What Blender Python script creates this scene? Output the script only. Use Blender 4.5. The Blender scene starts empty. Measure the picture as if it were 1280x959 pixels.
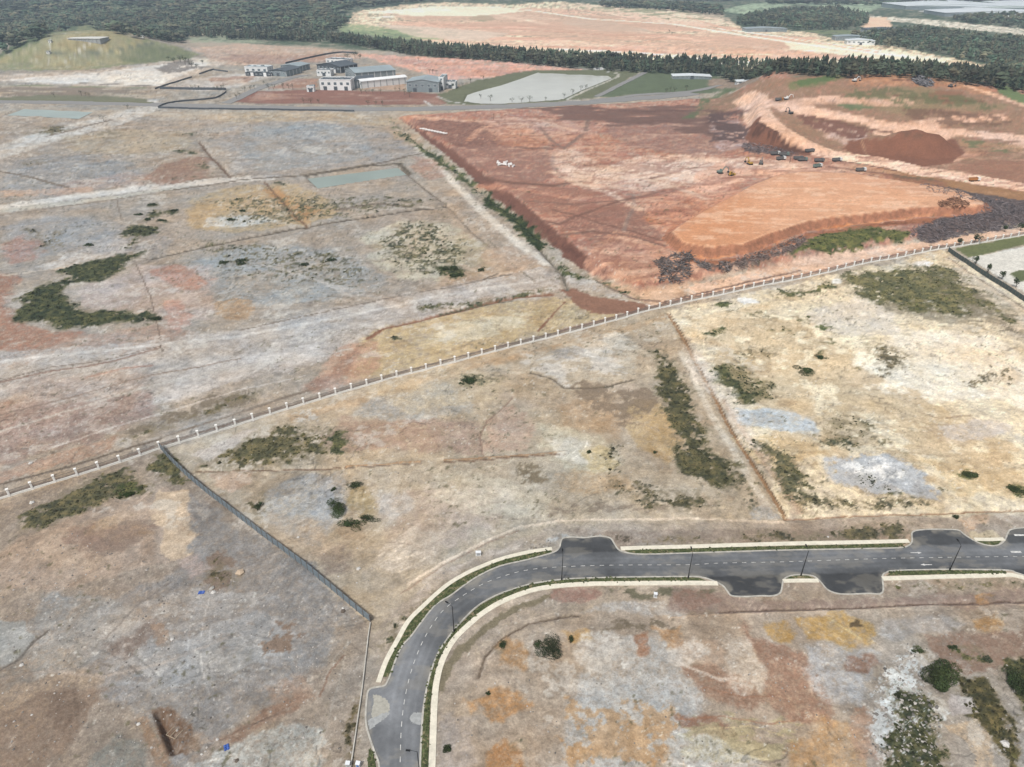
import bpy, math, random
import numpy as np
C = bpy.context.scene.collection
SC = bpy.context.scene
R = math.radians
# ---------------------------------------------------------------- camera
CAMH, PITCH, FPX = 150.0, R(31.83), 870.0
cam = bpy.data.objects.new('camera', bpy.data.cameras.new('camera')); C.objects.link(cam)
cam.location = (0, 0, CAMH); cam.rotation_euler = (math.pi/2 - PITCH, 0, 0)
cam.data.sensor_width = 36; cam.data.lens = FPX/1280*36
cam.data.clip_start = 1; cam.data.clip_end = 60000
SC.camera = cam
# ---------------------------------------------------------------- sky and sun (bright overcast)
SUN_EL, SUN_AZ = R(56), R(-150)
w = bpy.data.worlds.new('World'); SC.world = w; w.use_nodes = True
nt = w.node_tree; bg = nt.nodes['Background']
sky = nt.nodes.new('ShaderNodeTexSky'); sky.sky_type = 'NISHITA'; sky.sun_disc = False
sky.sun_elevation = SUN_EL; sky.sun_rotation = SUN_AZ
sky.air_density = 1.0; sky.dust_density = 3.0; sky.ozone_density = 1.0
hs = nt.nodes.new('ShaderNodeHueSaturation'); hs.inputs['Saturation'].default_value = 0.30   # cloud cover takes the blue out
nt.links.new(sky.outputs[0], hs.inputs['Color']); nt.links.new(hs.outputs[0], bg.inputs[0])
bg.inputs[1].default_value = 0.095
sun = bpy.data.objects.new('sun', bpy.data.lights.new('sun', 'SUN')); C.objects.link(sun)
sun.data.energy = 2.4; sun.data.angle = R(7); sun.data.color = (1, .96, .90)
sun.rotation_euler = (math.pi/2 - SUN_EL, 0, math.pi - SUN_AZ)
SC.view_settings.view_transform = 'Standard'; SC.view_settings.look = 'None'
SC.view_settings.exposure = 0.52; SC.view_settings.gamma = 1
HAZE = 0.00014
SC.cycles.volume_bounces = 0; SC.cycles.max_bounces = 4

# ---------------------------------------------------------------- noise
def _h(ix, iy, s):
    n = (ix.astype(np.int64)*374761393 + iy.astype(np.int64)*668265263 + s*1274126177) & 0xffffffff
    n = ((n ^ (n >> 13))*1274126177) & 0xffffffff
    return ((n ^ (n >> 16)) & 0xffff)/65535.0
def vn(x, y, s=0):
    ix = np.floor(x); iy = np.floor(y); fx = x-ix; fy = y-iy
    fx = fx*fx*fx*(fx*(fx*6-15)+10); fy = fy*fy*fy*(fy*(fy*6-15)+10)
    a = _h(ix, iy, s); b = _h(ix+1, iy, s); c = _h(ix, iy+1, s); d = _h(ix+1, iy+1, s)
    return a+(b-a)*fx+(c-a)*fy+(a-b-c+d)*fx*fy
def fbm(x, y, s=0, o=4, g=.5):
    r = 0; a = 1; t = 0
    for i in range(o):
        r = r + a*vn(x+31.7*i, y-17.3*i, s+i*7); t += a; a *= g
        x, y = (x*.8-y*.6)*2.03, (x*.6+y*.8)*2.03
    return r/t
def S(t):
    t = np.clip(t, 0, 1); return t*t*(3-2*t)
def sdist(x, y, P, closed=True):
    """signed distance (positive inside) to a polygon, or plain distance to a polyline"""
    P = np.asarray(P, float); n = len(P)
    d = np.full(x.shape, 1e30); ins = np.zeros(x.shape, bool)
    for i in range(n if closed else n-1):
        ax, ay = P[i]; bx, by = P[(i+1) % n]
        ex, ey = bx-ax, by-ay; L = ex*ex+ey*ey+1e-9
        t = np.clip(((x-ax)*ex+(y-ay)*ey)/L, 0, 1)
        d = np.minimum(d, (x-ax-t*ex)**2+(y-ay-t*ey)**2)
        if closed and ay != by:
            c = ((ay > y) != (by > y)) & (x < (bx-ax)*(y-ay)/(by-ay)+ax)
            ins ^= c
    d = np.sqrt(d)
    return np.where(ins, d, -d) if closed else d
# ---------------------------------------------------------------- where a point of the photograph lies on the land
cP, sP = math.cos(PITCH), math.sin(PITCH)
def G(px, py):                                   # on the plane z = 0
    u = (px-640)/FPX; v = (479.5-py)/FPX
    dy = cP+v*sP; dz = -sP+v*cP
    if dz > -0.012: dz = -0.012
    t = -CAMH/dz
    return (u*t, dy*t)
def GP(s): return [G(*map(float, q.split(','))) for q in s.split()]
RED = GP('499,147 545,180 600,225 655,272 705,315 745,346 800,366 1000,328 1330,268 1700,200 1700,100 880,126')
PLAT = GP('832,305 850,292 880,274 905,260 935,244 965,231 1000,226 1060,228 1110,236 1160,244 1200,252 1232,267 1228,272 1170,276 1140,275 1090,282 1040,288 1010,293 960,310 930,323 880,327 850,320')
RAMP = GP('928,176 945,187 1062,203 1110,196 1120,150 960,128 936,140')
PILE = [G(1090, 189)+(7, 17), G(1142, 195)+(14, 24), G(1170, 194)+(8, 18), G(1118, 193)+(7, 18)]
HILLC = G(103, 66)
def Hm(x, y):
    z = np.zeros(np.shape(x))
    D = np.hypot(x, y)
    # grassy hill at the left
    dx = (x-HILLC[0])/175; dy = (y-HILLC[1])/150
    r = np.sqrt(dx*dx+dy*dy)
    z = z + 31*S(1.25-r)*1.0
    # red hill at the right
    hh = S((y-600)/230)*S((x-205-(y-600)*.12)/75)*(1-S((y-880)/140))*(1-.55*S((x-420)/260))
    z = z + 30*hh
    ux = (x-RAMP[2][0])/(RAMP[0][0]-RAMP[2][0]); z = z + 10*S(sdist(x, y, RAMP)/13)*S(ux*1.3)
    z = z + 1.2*hh*(fbm(x/80, y/70, 5, 2)-.5)*2
    m = (D < 1300)
    z = z + 3.8*S((sdist(x, y, RED)+3)/11.0)*np.where(m, 1, 1)*(1-S((y-900)/150))
    z = z + 4.2*S((sdist(x, y, PLAT)+3)/6.0)
    for (cx, cy, h, s) in PILE:
        q = np.sqrt((x-cx)**2+(y-cy)**2)/s
        z = np.maximum(z, z*0+ (z + h*np.clip(1.15-q, 0, 1)**1.1))
    # far country
    far = S((D-1700)/1500)
    z = z + far*(fbm(x/900+3, y/900, 11, 3)-.35)*55
    z = z + S((-x-150)/600)*S((y-1650)/900)*45*fbm(x/500, y/500, 19, 3)
    return z
def at_many(pts):
    pts = np.asarray(pts, float); u = (pts[:, 0]-640)/FPX; v = (479.5-pts[:, 1])/FPX
    dx = u; dy = cP+v*sP; dz = -sP+v*cP
    T = np.exp(np.linspace(math.log(90), math.log(14000), 420))[None, :]
    X = dx[:, None]*T; Y = dy[:, None]*T; Z = CAMH+dz[:, None]*T
    below = Z < Hm(X, Y)
    k = np.where(below.any(1), below.argmax(1), 419); k = np.maximum(k, 1)
    t0 = T[0][k-1]; t1 = T[0][k]
    for _ in range(22):
        tm = (t0+t1)/2; b = CAMH+dz*tm < Hm(dx*tm, dy*tm)
        t1 = np.where(b, tm, t1); t0 = np.where(b, t0, tm)
    return np.stack([dx*t1, dy*t1], 1)
def at(px, py): return tuple(at_many([(px, py)])[0])
def AP(s): return [tuple(p) for p in at_many([tuple(map(float, q.split(','))) for q in s.split()])]
def mpp(x, y): return (y*cP+CAMH*sP)/FPX          # metres across one photo pixel, there
def lin(c):
    c = np.asarray(c, float)/255
    return np.where(c <= .04045, c/12.92, ((c+.055)/1.055)**2.4)
# ---------------------------------------------------------------- what the soil is like, place by place
# P patch, E round patch, L line (w width), M mottled patch, V low vegetation; s softness, w edge raggedness, a strength
PAINT = '''
P 178,167,154 s=8 w=10 : -500,760 0,628 200,562 400,500 640,434 700,415 745,365 700,335 640,285 560,212 490,146 -500,140
P 197,177,148 s=5 w=8 : 200,562 400,500 640,434 835,385 981,647 1000,690 480,850 464,780
P 224,206,170 s=5 w=8 : 836,388 1183,312 1280,376 1600,560 1600,645 983,647
P 176,158,140 s=4 w=6 : -500,780 0,628 200,562 464,780 436,975 430,1300 -500,1300
P 174,157,138 s=4 w=5 : 520,1300 530,900 545,830 600,765 700,735 1600,720 1600,1300
P 184,166,146 s=4 w=5 : 440,1300 440,950 462,790 560,710 700,655 1600,640 1600,725 700,735 600,770 530,900 520,1300
P 178,124,102 s=3 w=3 : 497,147 545,178 600,221 655,268 705,310 745,342 800,362 1000,325 1330,268 1700,200 1700,100 880,124 700,133
P 172,162,148 s=8 w=12 : -500,140 -500,60 230,58 440,64 620,76 760,90 900,97 880,122 600,138 300,138
# --- far land
P 60,74,58 s=6 w=6 : -900,62 0,58 240,50 440,62 620,78 760,88 900,97 1000,98 1700,135 1700,-50 -900,-50
P 226,198,172 s=3 w=4 : 432,27 446,14 505,6 560,3 640,6 700,2 745,6 830,12 905,24 930,36 1010,40 1060,52 1130,60 1200,74 1250,88 1100,88 900,80 700,68 560,60 500,42 440,38
P 196,160,142 s=3 w=3 a=.8 : 545,36 600,26 690,30 722,36 690,42 610,44
P 205,170,150 s=3 w=3 a=.7 : 500,48 600,44 700,50 820,58 780,66 640,60
P 236,222,200 s=3 w=3 a=.8 : 450,16 520,10 640,14 700,24 640,26 540,20
L 238,222,200 w=3 s=1 : 580,34 700,36 800,40 880,52 960,60 1060,66
L 196,168,148 w=2 s=1 : 640,22 740,30 840,34 900,44 980,54
L 200,170,150 w=2 s=1 : 700,16 780,22 860,28
M 190,152,132 th=.55 sc=14 sx=.12 a=.7 s=6 : 450,22 600,8 780,12 1000,44 1200,78 900,76 640,60
P 216,190,170 s=3 w=3 a=.7 : 720,4 900,14 920,30 860,34 780,22
P 120,126,98 s=1.5 w=4 : 584,22 596,19 612,20 622,24 606,27 590,26
E 100,108,82 s=2 w=2 : 500,38 30 2.5
P 150,165,140 s=3 w=3 : 900,14 960,2 1280,-6 1600,-6 1600,16 1280,14 1100,10 1080,18 1000,6 930,18
P 214,202,186 s=3 w=3 : 1080,24 1130,28 1180,34 1280,44 1600,60 1600,54 1280,36 1180,26 1090,20
P 222,222,215 s=2 w=3 a=.9 : 1150,14 1200,12 1290,17 1400,22 1400,26 1280,22 1180,20
P 210,216,214 s=2 w=3 a=.8 : 1140,8 1280,6 1400,8 1400,14 1280,12 1170,11
P 206,176,152 s=2 w=3 : 1085,22 1110,22 1115,34 1075,36
P 170,178,150 s=4 w=5 : 225,44 260,40 320,46 330,54 300,54 240,53
P 214,190,165 s=2 w=3 a=.6 : 228,44 300,34 310,36 240,47
P 130,142,108 s=3 w=4 : 410,28 450,30 520,40 560,50 500,50 430,40
L 190,190,172 w=2 s=1 : 94,28 104,18 100,8
P 150,162,128 s=3 w=3 : 270,0 320,0 330,10 300,12
P 205,205,198 s=3 w=4 a=.9 : 0,2 20,1 35,3 10,6
P 205,205,198 s=3 w=4 a=.8 : 40,1 78,0 78,3 55,4
# --- green hill
P 148,152,106 s=3 w=4 : -500,96 -200,92 0,88 60,88 110,88 160,81 230,75 252,67 215,56 175,47 140,43 112,30 90,29 60,43 0,66 -200,84
M 176,166,128 th=.52 sc=26 a=.8 s=4 : -100,90 0,88 110,88 160,80 200,60 110,34 60,46 0,68
P 112,122,88 s=4 w=6 a=.8 : 150,70 180,54 240,64 240,74 170,80
P 100,116,84 s=2 w=4 : -200,84 0,66 60,43 90,29 100,30 50,50 0,72 -200,90
L 200,198,184 w=1.4 s=.6 : 60,82 62,60 62,50
L 210,206,190 w=1.6 s=.6 : 96,66 112,54
L 190,186,168 w=1.2 s=.6 : 78,80 98,64
L 120,126,104 w=1.4 s=.6 : 60,66 130,66 190,54
L 130,120,105 w=1.2 s=.6 : -100,92 0,89 110,89 160,84 210,80
# --- ground below the hill
P 216,202,186 s=3 w=5 : -300,106 0,94 100,90 190,79 250,72 272,72 282,80 262,86 205,110 100,108 0,101
M 150,140,130 th=.55 sc=9 sx=.4 a=.9 s=2 : 185,86 215,74 245,72 262,84 215,92
P 216,186,164 s=3 w=5 : 232,58 300,54 420,62 476,68 440,75 330,80 285,82 262,74 250,66
P 234,224,205 s=2 w=3 : 245,74 258,72 264,80 252,84
M 186,154,136 th=.5 sc=30 sx=.25 a=.8 s=4 : 250,60 440,66 440,78 300,84
P 188,148,132 s=3 w=4 : 444,67 600,74 740,88 700,92 640,96 560,100 540,94 480,80
M 160,126,112 th=.55 sc=20 sx=.2 a=.7 s=3 : 470,72 620,80 720,90 560,98
P 128,130,100 s=2 w=3 a=.9 : -200,124 0,122 60,118 130,119 185,124 185,128 0,127
M 200,184,160 th=.5 sc=25 sx=.25 a=.8 s=4 : -200,116 0,104 180,108 195,124 60,118 0,121
M 150,134,118 th=.56 sc=18 sx=.25 a=.8 s=4 : -100,110 100,106 190,112 190,124 0,122
P 210,200,188 s=2 w=4 : 205,112 240,100 290,92 340,96 300,108 260,114
P 186,150,128 s=2 w=4 a=.8 : 262,98 320,94 310,104 270,108
P 160,112,96 s=2 w=2 : 292,128 318,114 400,112 520,115 585,122 560,130 440,131
M 190,154,134 th=.52 sc=16 sx=.25 a=.8 s=2 : 300,126 330,114 560,120 560,130
P 186,150,130 s=2 w=3 : 336,111 372,98 398,98 398,110
P 200,170,146 s=2 w=3 : 455,112 470,98 500,92 508,112
P 122,126,94 s=2 w=3 : 545,118 600,100 640,92 672,87 760,88 800,90 745,122 700,127 620,131 560,131
L 206,202,190 w=1.5 s=.6 : 760,90 774,92 772,96 750,106 730,114 708,125
P 108,122,90 s=2 w=3 : 742,122 806,90 880,94 930,100 905,112 860,117 800,119
L 205,202,196 w=1.6 s=.6 : 530,126 536,130 541,135
L 205,202,196 w=1.4 s=.6 : 545,120 562,127 580,130
E 224,220,212 s=1 w=2 : 747,86 7 1.6
P 170,150,132 s=2 w=3 : 880,104 890,98 930,98 950,102 930,108
# --- left plateau
P 226,218,206 s=2.5 w=3 : -200,262 0,257 90,243 180,231 290,221 345,219 345,225 290,228 180,238 90,250 0,264
P 204,196,180 s=2 w=3 : -200,272 0,263 90,251 180,239 240,232 238,235 180,243 90,256 0,268
L 150,135,118 w=1.5 s=1 : -100,280 0,270 90,257 180,244
P 218,212,202 s=3 w=4 : 185,124 197,124 200,136 150,156 110,166 60,180 0,200 -100,225 -100,205 0,180 60,163 110,150 150,140 180,132
P 166,165,163 s=8 w=10 a=.85 : 0,212 60,190 120,195 170,205 190,222 120,232 40,240 0,240
P 176,172,168 s=8 w=12 a=.8 : 280,160 340,150 430,150 500,170 520,190 470,205 380,215 330,222 300,215 275,190
P 194,176,146 s=8 w=10 a=.7 : 80,170 160,160 230,165 240,185 180,195 100,192
P 204,182,148 s=6 w=8 a=.7 : 190,145 300,140 440,143 500,150 480,160 400,152 300,152
P 160,118,96 s=6 w=8 a=.75 : 200,206 230,196 262,198 262,222 215,230 180,226
P 196,166,148 s=8 w=10 a=.6 : 60,232 160,215 200,222 180,232 80,245
L 118,92,72 w=1.8 s=.8 : 249,177 258,190 270,202 288,221
E 208,204,194 s=2 w=4 : 393,188 26 5.5
L 130,115,98 w=1.4 s=.6 : 362,183 372,190 400,194 420,191 418,187
L 128,108,88 w=1.6 s=.8 : -50,258 
P 204,176,130 s=7 w=9 a=.75 : 240,248 300,230 370,232 420,256 410,275 370,285 290,290 240,285
P 196,148,98 s=4 w=6 a=.8 : 322,236 345,234 384,258 398,262 385,280 365,270 345,250
P 222,220,214 s=3 w=5 a=.9 : 255,272 330,268 350,276 300,284 256,284
L 128,96,70 w=1.8 s=.8 : 331,228 350,248 372,272 385,284
L 110,95,78 w=1.6 s=.8 : 216,238 300,225 378,219 420,212 465,205 500,198 530,192
L 98,86,70 w=1.8 s=.8 : 190,322 300,299 340,291 386,283 450,272 500,265 559,257
L 120,104,86 w=1.4 s=.8 : 509,217 534,238 560,258 590,290 612,308
L 100,90,74 w=2 s=.8 : 383,220 465,206 499,205 511,217
P 198,178,156 s=4 w=6 a=.7 : 510,196 530,195 600,262 640,305 680,330 640,345 570,320 560,262
L 230,220,204 w=6 s=3 a=.8 : 497,160 540,200 600,262 650,306 682,330
P 212,206,182 s=6 w=12 a=.8 : 455,300 500,272 560,276 600,305 590,332 544,350 494,345 460,325
P 190,176,140 s=6 w=12 a=.6 : 560,300 600,300 620,330 590,345 556,330
P 200,170,140 s=6 w=9 a=.6 : 540,345 640,320 690,335 620,352 540,362
P 172,176,176 s=10 w=14 a=.8 : 240,330 300,310 380,300 440,320 500,350 470,370 380,380 300,390 250,370
P 222,220,216 s=4 w=6 a=.9 : 47,332 90,316 150,298 170,300 160,316 100,334 60,338
P 172,170,168 s=8 w=10 a=.8 : 0,285 60,270 140,275 220,300 210,318 160,316 60,320 0,325
P 202,186,178 s=6 w=10 a=.8 : 84,370 100,352 140,350 175,332 260,330 265,400 205,400 150,392 100,384
P 196,150,128 s=4 w=9 a=.9 : 180,338 219,330 240,340 265,351 240,362 220,358 200,348
P 208,168,150 s=3 w=6 a=.9 : 205,376 226,374 236,390 236,404 219,420 206,408 210,392
P 186,142,124 s=6 w=8 a=.8 : 5,305 30,292 52,300 50,320 20,330 0,322
P 178,130,106 s=8 w=12 a=.9 : -200,350 0,338 30,350 18,392 60,415 110,415 90,428 40,440 0,440 -200,470
P 192,160,138 s=8 w=12 a=.8 : 90,418 205,405 260,420 200,435 100,440 0,460 0,442
L 224,208,188 w=2 s=1 : -100,352 0,345 60,337 84,334
L 140,125,110 w=1.2 s=.6 : 146,250 152,275
L 130,110,95 w=1.3 s=.8 : 170,330 188,370 200,420 201,430
E 194,166,134 s=3 w=6 : 294,387 27 14
L 150,130,108 w=1.2 s=1 a=.7 : 268,392 276,378 296,370 318,374
P 204,194,184 s=3 w=5 : -300,480 0,440 150,430 300,412 425,384 519,365 612,348 675,332 702,345 704,362 612,376 550,393 475,410 456,424 400,452 200,505 0,560 -300,640
L 230,222,212 w=4 s=2.5 a=.8 : 0,452 150,436 300,420 430,396 560,368 680,350
L 150,118,102 w=2.5 s=1.5 : 0,478 60,465 140,452 200,436
L 130,112,98 w=1.6 s=1 a=.8 : 0,476 60,460 130,450 200,434
L 120,105,92 w=1.5 s=1 a=.8 : 300,413 425,386 480,374 560,360 612,349 640,342
P 220,212,204 s=4 w=6 a=.8 : 250,450 330,440 400,430 410,446 330,462 230,500 190,500
P 168,142,130 s=10 w=14 a=.8 : -200,560 0,500 100,500 170,490 190,520 120,545 40,570 0,585 -200,640
P 190,166,148 s=8 w=10 a=.6 : 0,480 120,462 200,470 180,490 60,505 0,510
P 206,172,148 s=3 w=6 a=.95 : -60,612 0,592 47,574 110,552 140,543 152,548 130,566 80,580 20,598 -60,625
L 120,102,84 w=4 s=1.5 a=.9 : -200,670 0,606 50,592 110,576 160,560 200,548
L 124,108,92 w=4 s=1.5 a=.7 : 200,546 300,515 400,484 500,454 600,428
L 196,190,182 w=4 s=3 a=.6 : 180,552 240,532 300,514 340,500
P 206,188,150 s=5 w=7 : 440,452 455,425 476,410 550,395 620,379 690,372 735,385 770,393 700,412 640,428 560,448 480,468 430,480
M 228,220,196 th=.5 sc=12 sx=.4 a=.7 s=5 : 500,430 560,400 640,385 700,390 640,420 560,440
P 204,172,150 s=5 w=7 : 430,430 470,425 480,445 460,470 410,490 390,480
P 176,140,120 s=6 w=6 a=.8 : 380,486 440,440 460,428 440,460 400,492
L 152,104,78 w=3.5 s=1.5 : 460,424 480,410 550,394 612,378 645,372 690,368
L 96,92,70 w=2 s=1 : 550,393 600,381 640,377 
P 166,108,78 s=2 w=4 : 702,362 712,360 745,372 790,378 816,384 790,392 745,392 716,380
L 150,104,78 w=2 s=1 : 706,378 690,395 672,414
L 214,196,166 w=2 s=1 : 660,376 665,388 655,398
P 196,190,182 s=3 w=4 : 680,320 690,330 740,350 790,372 760,372 712,358 700,340
L 118,108,88 w=2.4 s=1 : 672,308 690,328 704,344 710,362
# --- red ground
P 138,80,60 s=2 w=3 : 500,148 530,165 570,190 603,216 645,248 690,285 722,312 768,346 752,352 720,334 690,308 650,274 600,232 555,192
M 110,62,48 th=.55 sc=8 a=.7 s=2 : 505,150 600,217 690,285 765,346 720,334 600,232
P 152,94,74 s=3 w=5 : 512,150 598,152 630,176 606,186 572,184 538,164
P 200,156,134 s=5 w=7 a=.8 : 560,150 690,150 760,160 720,175 640,160
P 166,110,90 s=6 w=8 a=.8 : 560,188 640,180 700,195 690,225 640,235 600,215
P 206,148,114 s=6 w=8 a=.7 : 600,160 660,158 690,180 660,190 628,180
P 226,196,172 s=6 w=8 a=.9 : 690,192 720,182 750,205 800,208 880,198 960,200 930,215 880,232 800,240 740,228 700,216
P 246,222,200 s=5 w=8 a=.8 : 730,208 790,214 880,206 900,212 860,226 790,228 745,220
P 162,120,106 s=6 w=8 a=.7 : 760,150 860,140 930,150 940,180 880,196 800,186 760,170
M 126,84,70 th=.5 sc=22 sx=.3 a=.8 s=4 : 640,135 880,130 940,160 930,185 820,160 700,150
P 182,112,82 s=6 w=9 a=.8 : 610,225 680,225 740,240 800,245 790,262 720,275 680,270
P 160,98,76 s=6 w=9 a=.8 : 690,280 760,262 800,262 830,300 790,310 740,300
L 132,80,62 w=2.4 s=1.6 a=.8 : 650,272 699,280 740,264 792,246
L 136,84,64 w=2.2 s=1.6 a=.8 : 690,262 760,282 830,300 
L 140,88,68 w=2 s=1.6 a=.8 : 800,226 870,210 960,200
L 140,88,66 w=2.4 s=1.6 a=.8 : 830,292 860,276 900,252 940,236
L 158,128,112 w=4 s=2 a=.8 : 791,244 793,258 785,274 779,290
L 170,140,124 w=3 s=2 a=.7 : 692,190 690,205 702,222 722,230
L 136,100,84 w=3 s=2 a=.8 : 680,150 735,150 732,165 705,185 690,176 675,160
L 120,78,64 w=2 s=1 a=.8 : 645,184 690,186
P 218,168,138 s=6 w=8 a=.9 : 765,290 800,296 838,312 880,326 880,348 824,358 770,358 730,335 740,310
P 212,146,106 s=5 w=7 a=.9 : 770,325 820,330 850,345 840,352 790,355 760,345
P 208,150,118 s=7 w=9 a=.8 : 800,246 880,232 930,225 920,246 880,268 840,290 800,275
P 226,176,146 s=4 w=6 a=.9 : 880,196 930,206 1000,205 1060,212 1000,218 930,222 890,240 860,240
P 216,170,142 s=4 w=6 a=.8 : 960,196 1040,206 1090,214 1040,222 960,212
P 196,178,176 s=3 w=5 a=.8 : 885,150 920,150 945,160 940,185 900,190
M 104,72,66 th=.5 sc=7 a=.9 s=3 : 880,135 935,138 945,160 930,180 880,178
M 106,84,80 th=.42 sc=5 a=.9 s=1.5 : 926,178 960,182 1000,192 990,197 930,190
P 202,142,102 s=1.5 w=3 : 833,304 850,291 880,273 905,259 935,243 965,230 1000,225 1060,227 1110,235 1160,243 1200,251 1231,265 1170,272 1140,272 1090,279 1040,285 1010,290 960,307 930,319 880,323 850,316
P 192,124,84 s=3 w=5 a=.8 : 840,300 880,276 940,255 990,262 960,300 930,314 880,318
M 222,172,134 th=.55 sc=9 sx=.3 a=.8 s=3 : 880,275 960,235 1060,230 1200,255 1090,275 960,300
P 158,100,68 s=1.5 w=3 a=.9 : 850,319 880,325 930,323 962,309 1010,293 1040,287 1090,280 1140,273 1172,273 1231,267 1232,274 1172,279 1140,279 1090,286 1040,293 1010,298 962,317 930,329 880,331 850,325
M 118,74,54 th=.55 sc=4 a=.8 s=1 : 850,319 930,323 1010,293 1090,280 1231,267 1232,274 1090,284 1010,296 930,328
P 170,108,76 s=1 w=3 : 1172,255 1195,246 1215,256 1200,262 1178,262
P 216,182,156 s=2 w=3 : 860,358 1000,322 1100,308 1170,300 1230,290 1330,280 1330,288 1180,308 1000,346 860,374
P 214,176,146 s=2 w=3 a=.8 : 745,350 800,362 860,352 860,374 815,384
L 130,90,70 w=2 s=1 a=.9 : 745,352 790,374 830,378 920,356 1000,338
# --- red hill
P 160,122,90 s=4 w=5 : 925,150 935,105 985,98 1060,92 1150,95 1280,125 1500,150 1500,250 1280,232 1100,205 1020,190
M 150,132,88 th=.53 sc=26 sx=.5 a=.6 s=5 : 1020,110 1150,105 1280,130 1280,170 1180,160 1080,140
P 214,156,118 s=3 w=4 a=.9 : 1060,94 1130,92 1200,102 1240,112 1230,118 1160,108 1100,108 1066,108
M 128,80,60 th=.5 sc=12 sx=.4 a=.9 s=3 : 1080,98 1150,98 1230,112 1150,108
P 130,134,82 s=3 w=3 : 982,106 1020,98 1050,94 1064,93 1050,100 1020,108 988,113
P 104,128,70 s=2 w=3 a=.9 : 986,104 1020,97 1048,94 1040,99 1000,108
P 98,120,68 s=3 w=4 : 850,148 868,138 876,124 905,110 925,110 900,120 880,134 868,148
P 160,122,84 s=3 w=4 : 868,148 880,132 905,118 928,112 930,130 900,140
P 110,122,78 s=2 w=3 : 1044,131 1060,127 1085,128 1104,131 1090,136 1060,137
P 112,132,78 s=2 w=3 : 1232,100 1280,118 1400,140 1400,150 1280,133 1250,118
P 160,110,80 s=2 w=4 a=.8 : 1160,118 1180,112 1205,116 1210,126 1190,132 1165,126
L 236,186,152 w=4 s=1 : 1210,108 1240,118 1280,132 1400,160
L 244,200,170 w=12 s=1.5 : 930,122 944,128 947,140 958,152 985,168 1010,182 1036,192
L 246,206,178 w=12 s=1.5 : 1030,192 1060,198 1100,203 1150,215 1200,223 1280,235 1400,252
L 236,186,154 w=6 s=1.5 : 948,128 985,134 1030,140 1080,150 1130,160 1200,166 1280,173 1400,184
L 234,184,152 w=5.5 s=1.5 : 1130,158 1170,153 1200,149 1250,147
L 226,176,144 w=6 s=1.5 : 990,130 1040,124 1090,128 1130,126
L 232,182,150 w=5 s=1.5 : 1170,205 1200,196 1235,188 1280,180 1400,160
P 142,88,64 s=1.5 w=3 : 932,172 940,156 948,146 960,158 985,175 1020,190 1012,195 975,192 940,182
M 96,60,46 th=.5 sc=6 a=.8 s=1.5 : 935,172 948,148 1020,190 975,192
P 204,168,150 s=3 w=5 : 1010,154 1040,150 1080,160 1086,172 1060,180 1036,174
M 134,84,66 th=.5 sc=6 sx=.7 a=.9 s=2 : 975,140 1010,140 1050,148 1090,162 1086,172 1010,160
P 146,90,64 s=2 w=2 : 1054,186 1062,176 1090,172 1120,168 1150,164 1178,166 1196,176 1206,192 1186,206 1150,209 1110,200 1075,194
L 196,150,112 w=1 s=.6 a=.7 : 1076,176 1080,186 1086,194
P 170,112,84 s=3 w=4 a=.8 : 1180,208 1240,200 1330,206 1330,234 1240,226
P 156,114,74 s=2 w=3 a=.9 : 1100,208 1150,219 1200,227 1280,240 1330,248 1330,258 1230,246 1130,230
P 176,128,92 s=3 w=3 a=.8 : 1060,206 1100,210 1160,222 1130,224 1070,216
M 96,90,64 th=.5 sc=6 sx=.5 a=.8 s=2 : 1110,216 1180,226 1180,232 1110,224
P 184,142,104 s=2 w=2 a=.8 : 1200,176 1280,182 1280,190 1210,192
M 112,116,72 th=.55 sc=10 sx=.5 a=.9 s=2 : 1200,172 1280,178 1280,196 1210,186
# --- dark brush
M 92,80,78 th=.36 sc=5 a=.95 s=2 : 1135,296 1145,284 1165,275 1225,264 1215,250 1180,238 1150,230 1200,236 1280,250 1400,262 1400,276 1280,282 1210,294 1160,304
M 100,82,76 th=.42 sc=4 a=.95 s=1.5 : 905,332 925,322 965,314 1000,300 1012,296 1000,312 960,326 920,340 905,340
M 104,84,74 th=.48 sc=4 a=.9 s=1.5 : 866,326 890,326 905,334 895,340 872,334
V 104,114,60 th=0.41 sc=8 a=.9 s=2 d=.5 : 985,318 1012,300 1070,283 1130,288 1142,300 1085,306 1010,318
V 92,100,58 th=0.52 sc=6 a=.9 s=2 d=.4 : 905,340 935,332 965,324 985,318 960,330 930,340
# --- middle plot
P 198,168,132 s=3 w=5 a=.9 : 360,520 500,480 640,443 760,412 838,392 840,398 760,420 640,452 500,490 360,530
P 182,180,174 s=10 w=14 a=.8 : 470,500 540,480 600,490 590,520 540,530 490,530 440,520
P 204,194,174 s=6 w=9 a=.7 : 560,470 630,450 700,430 780,412 800,440 792,470 720,480 660,468 600,470
M 216,210,200 th=.5 sc=9 sx=.6 a=.8 s=5 : 650,440 790,418 792,470 700,485 650,466
P 206,184,160 s=8 w=10 a=.7 : 610,490 700,490 790,480 820,500 740,520 680,510
P 202,166,140 s=6 w=9 a=.8 : 605,528 642,507 668,530 657,560 605,568
P 180,150,132 s=8 w=12 a=.8 : 420,520 520,522 600,530 600,560 520,566 420,560 400,545
L 150,118,98 w=2 s=1 a=.8 : 641,496 625,512 609,526 600,545 604,570
L 112,98,78 w=2.4 s=1.2 a=.9 : 662,466 690,472 706,484 755,484 792,474
L 90,88,66 w=2.4 s=1 a=.9 : 745,484 765,484
P 202,172,122 s=5 w=8 a=.9 : 790,500 815,495 845,520 850,560 830,580 800,560 780,530
P 216,206,178 s=8 w=10 a=.8 : 672,530 717,537 766,556 776,580 736,600 702,582 680,560
P 186,162,130 s=6 w=9 a=.7 : 640,480 760,488 790,500 740,515 660,505
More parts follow.
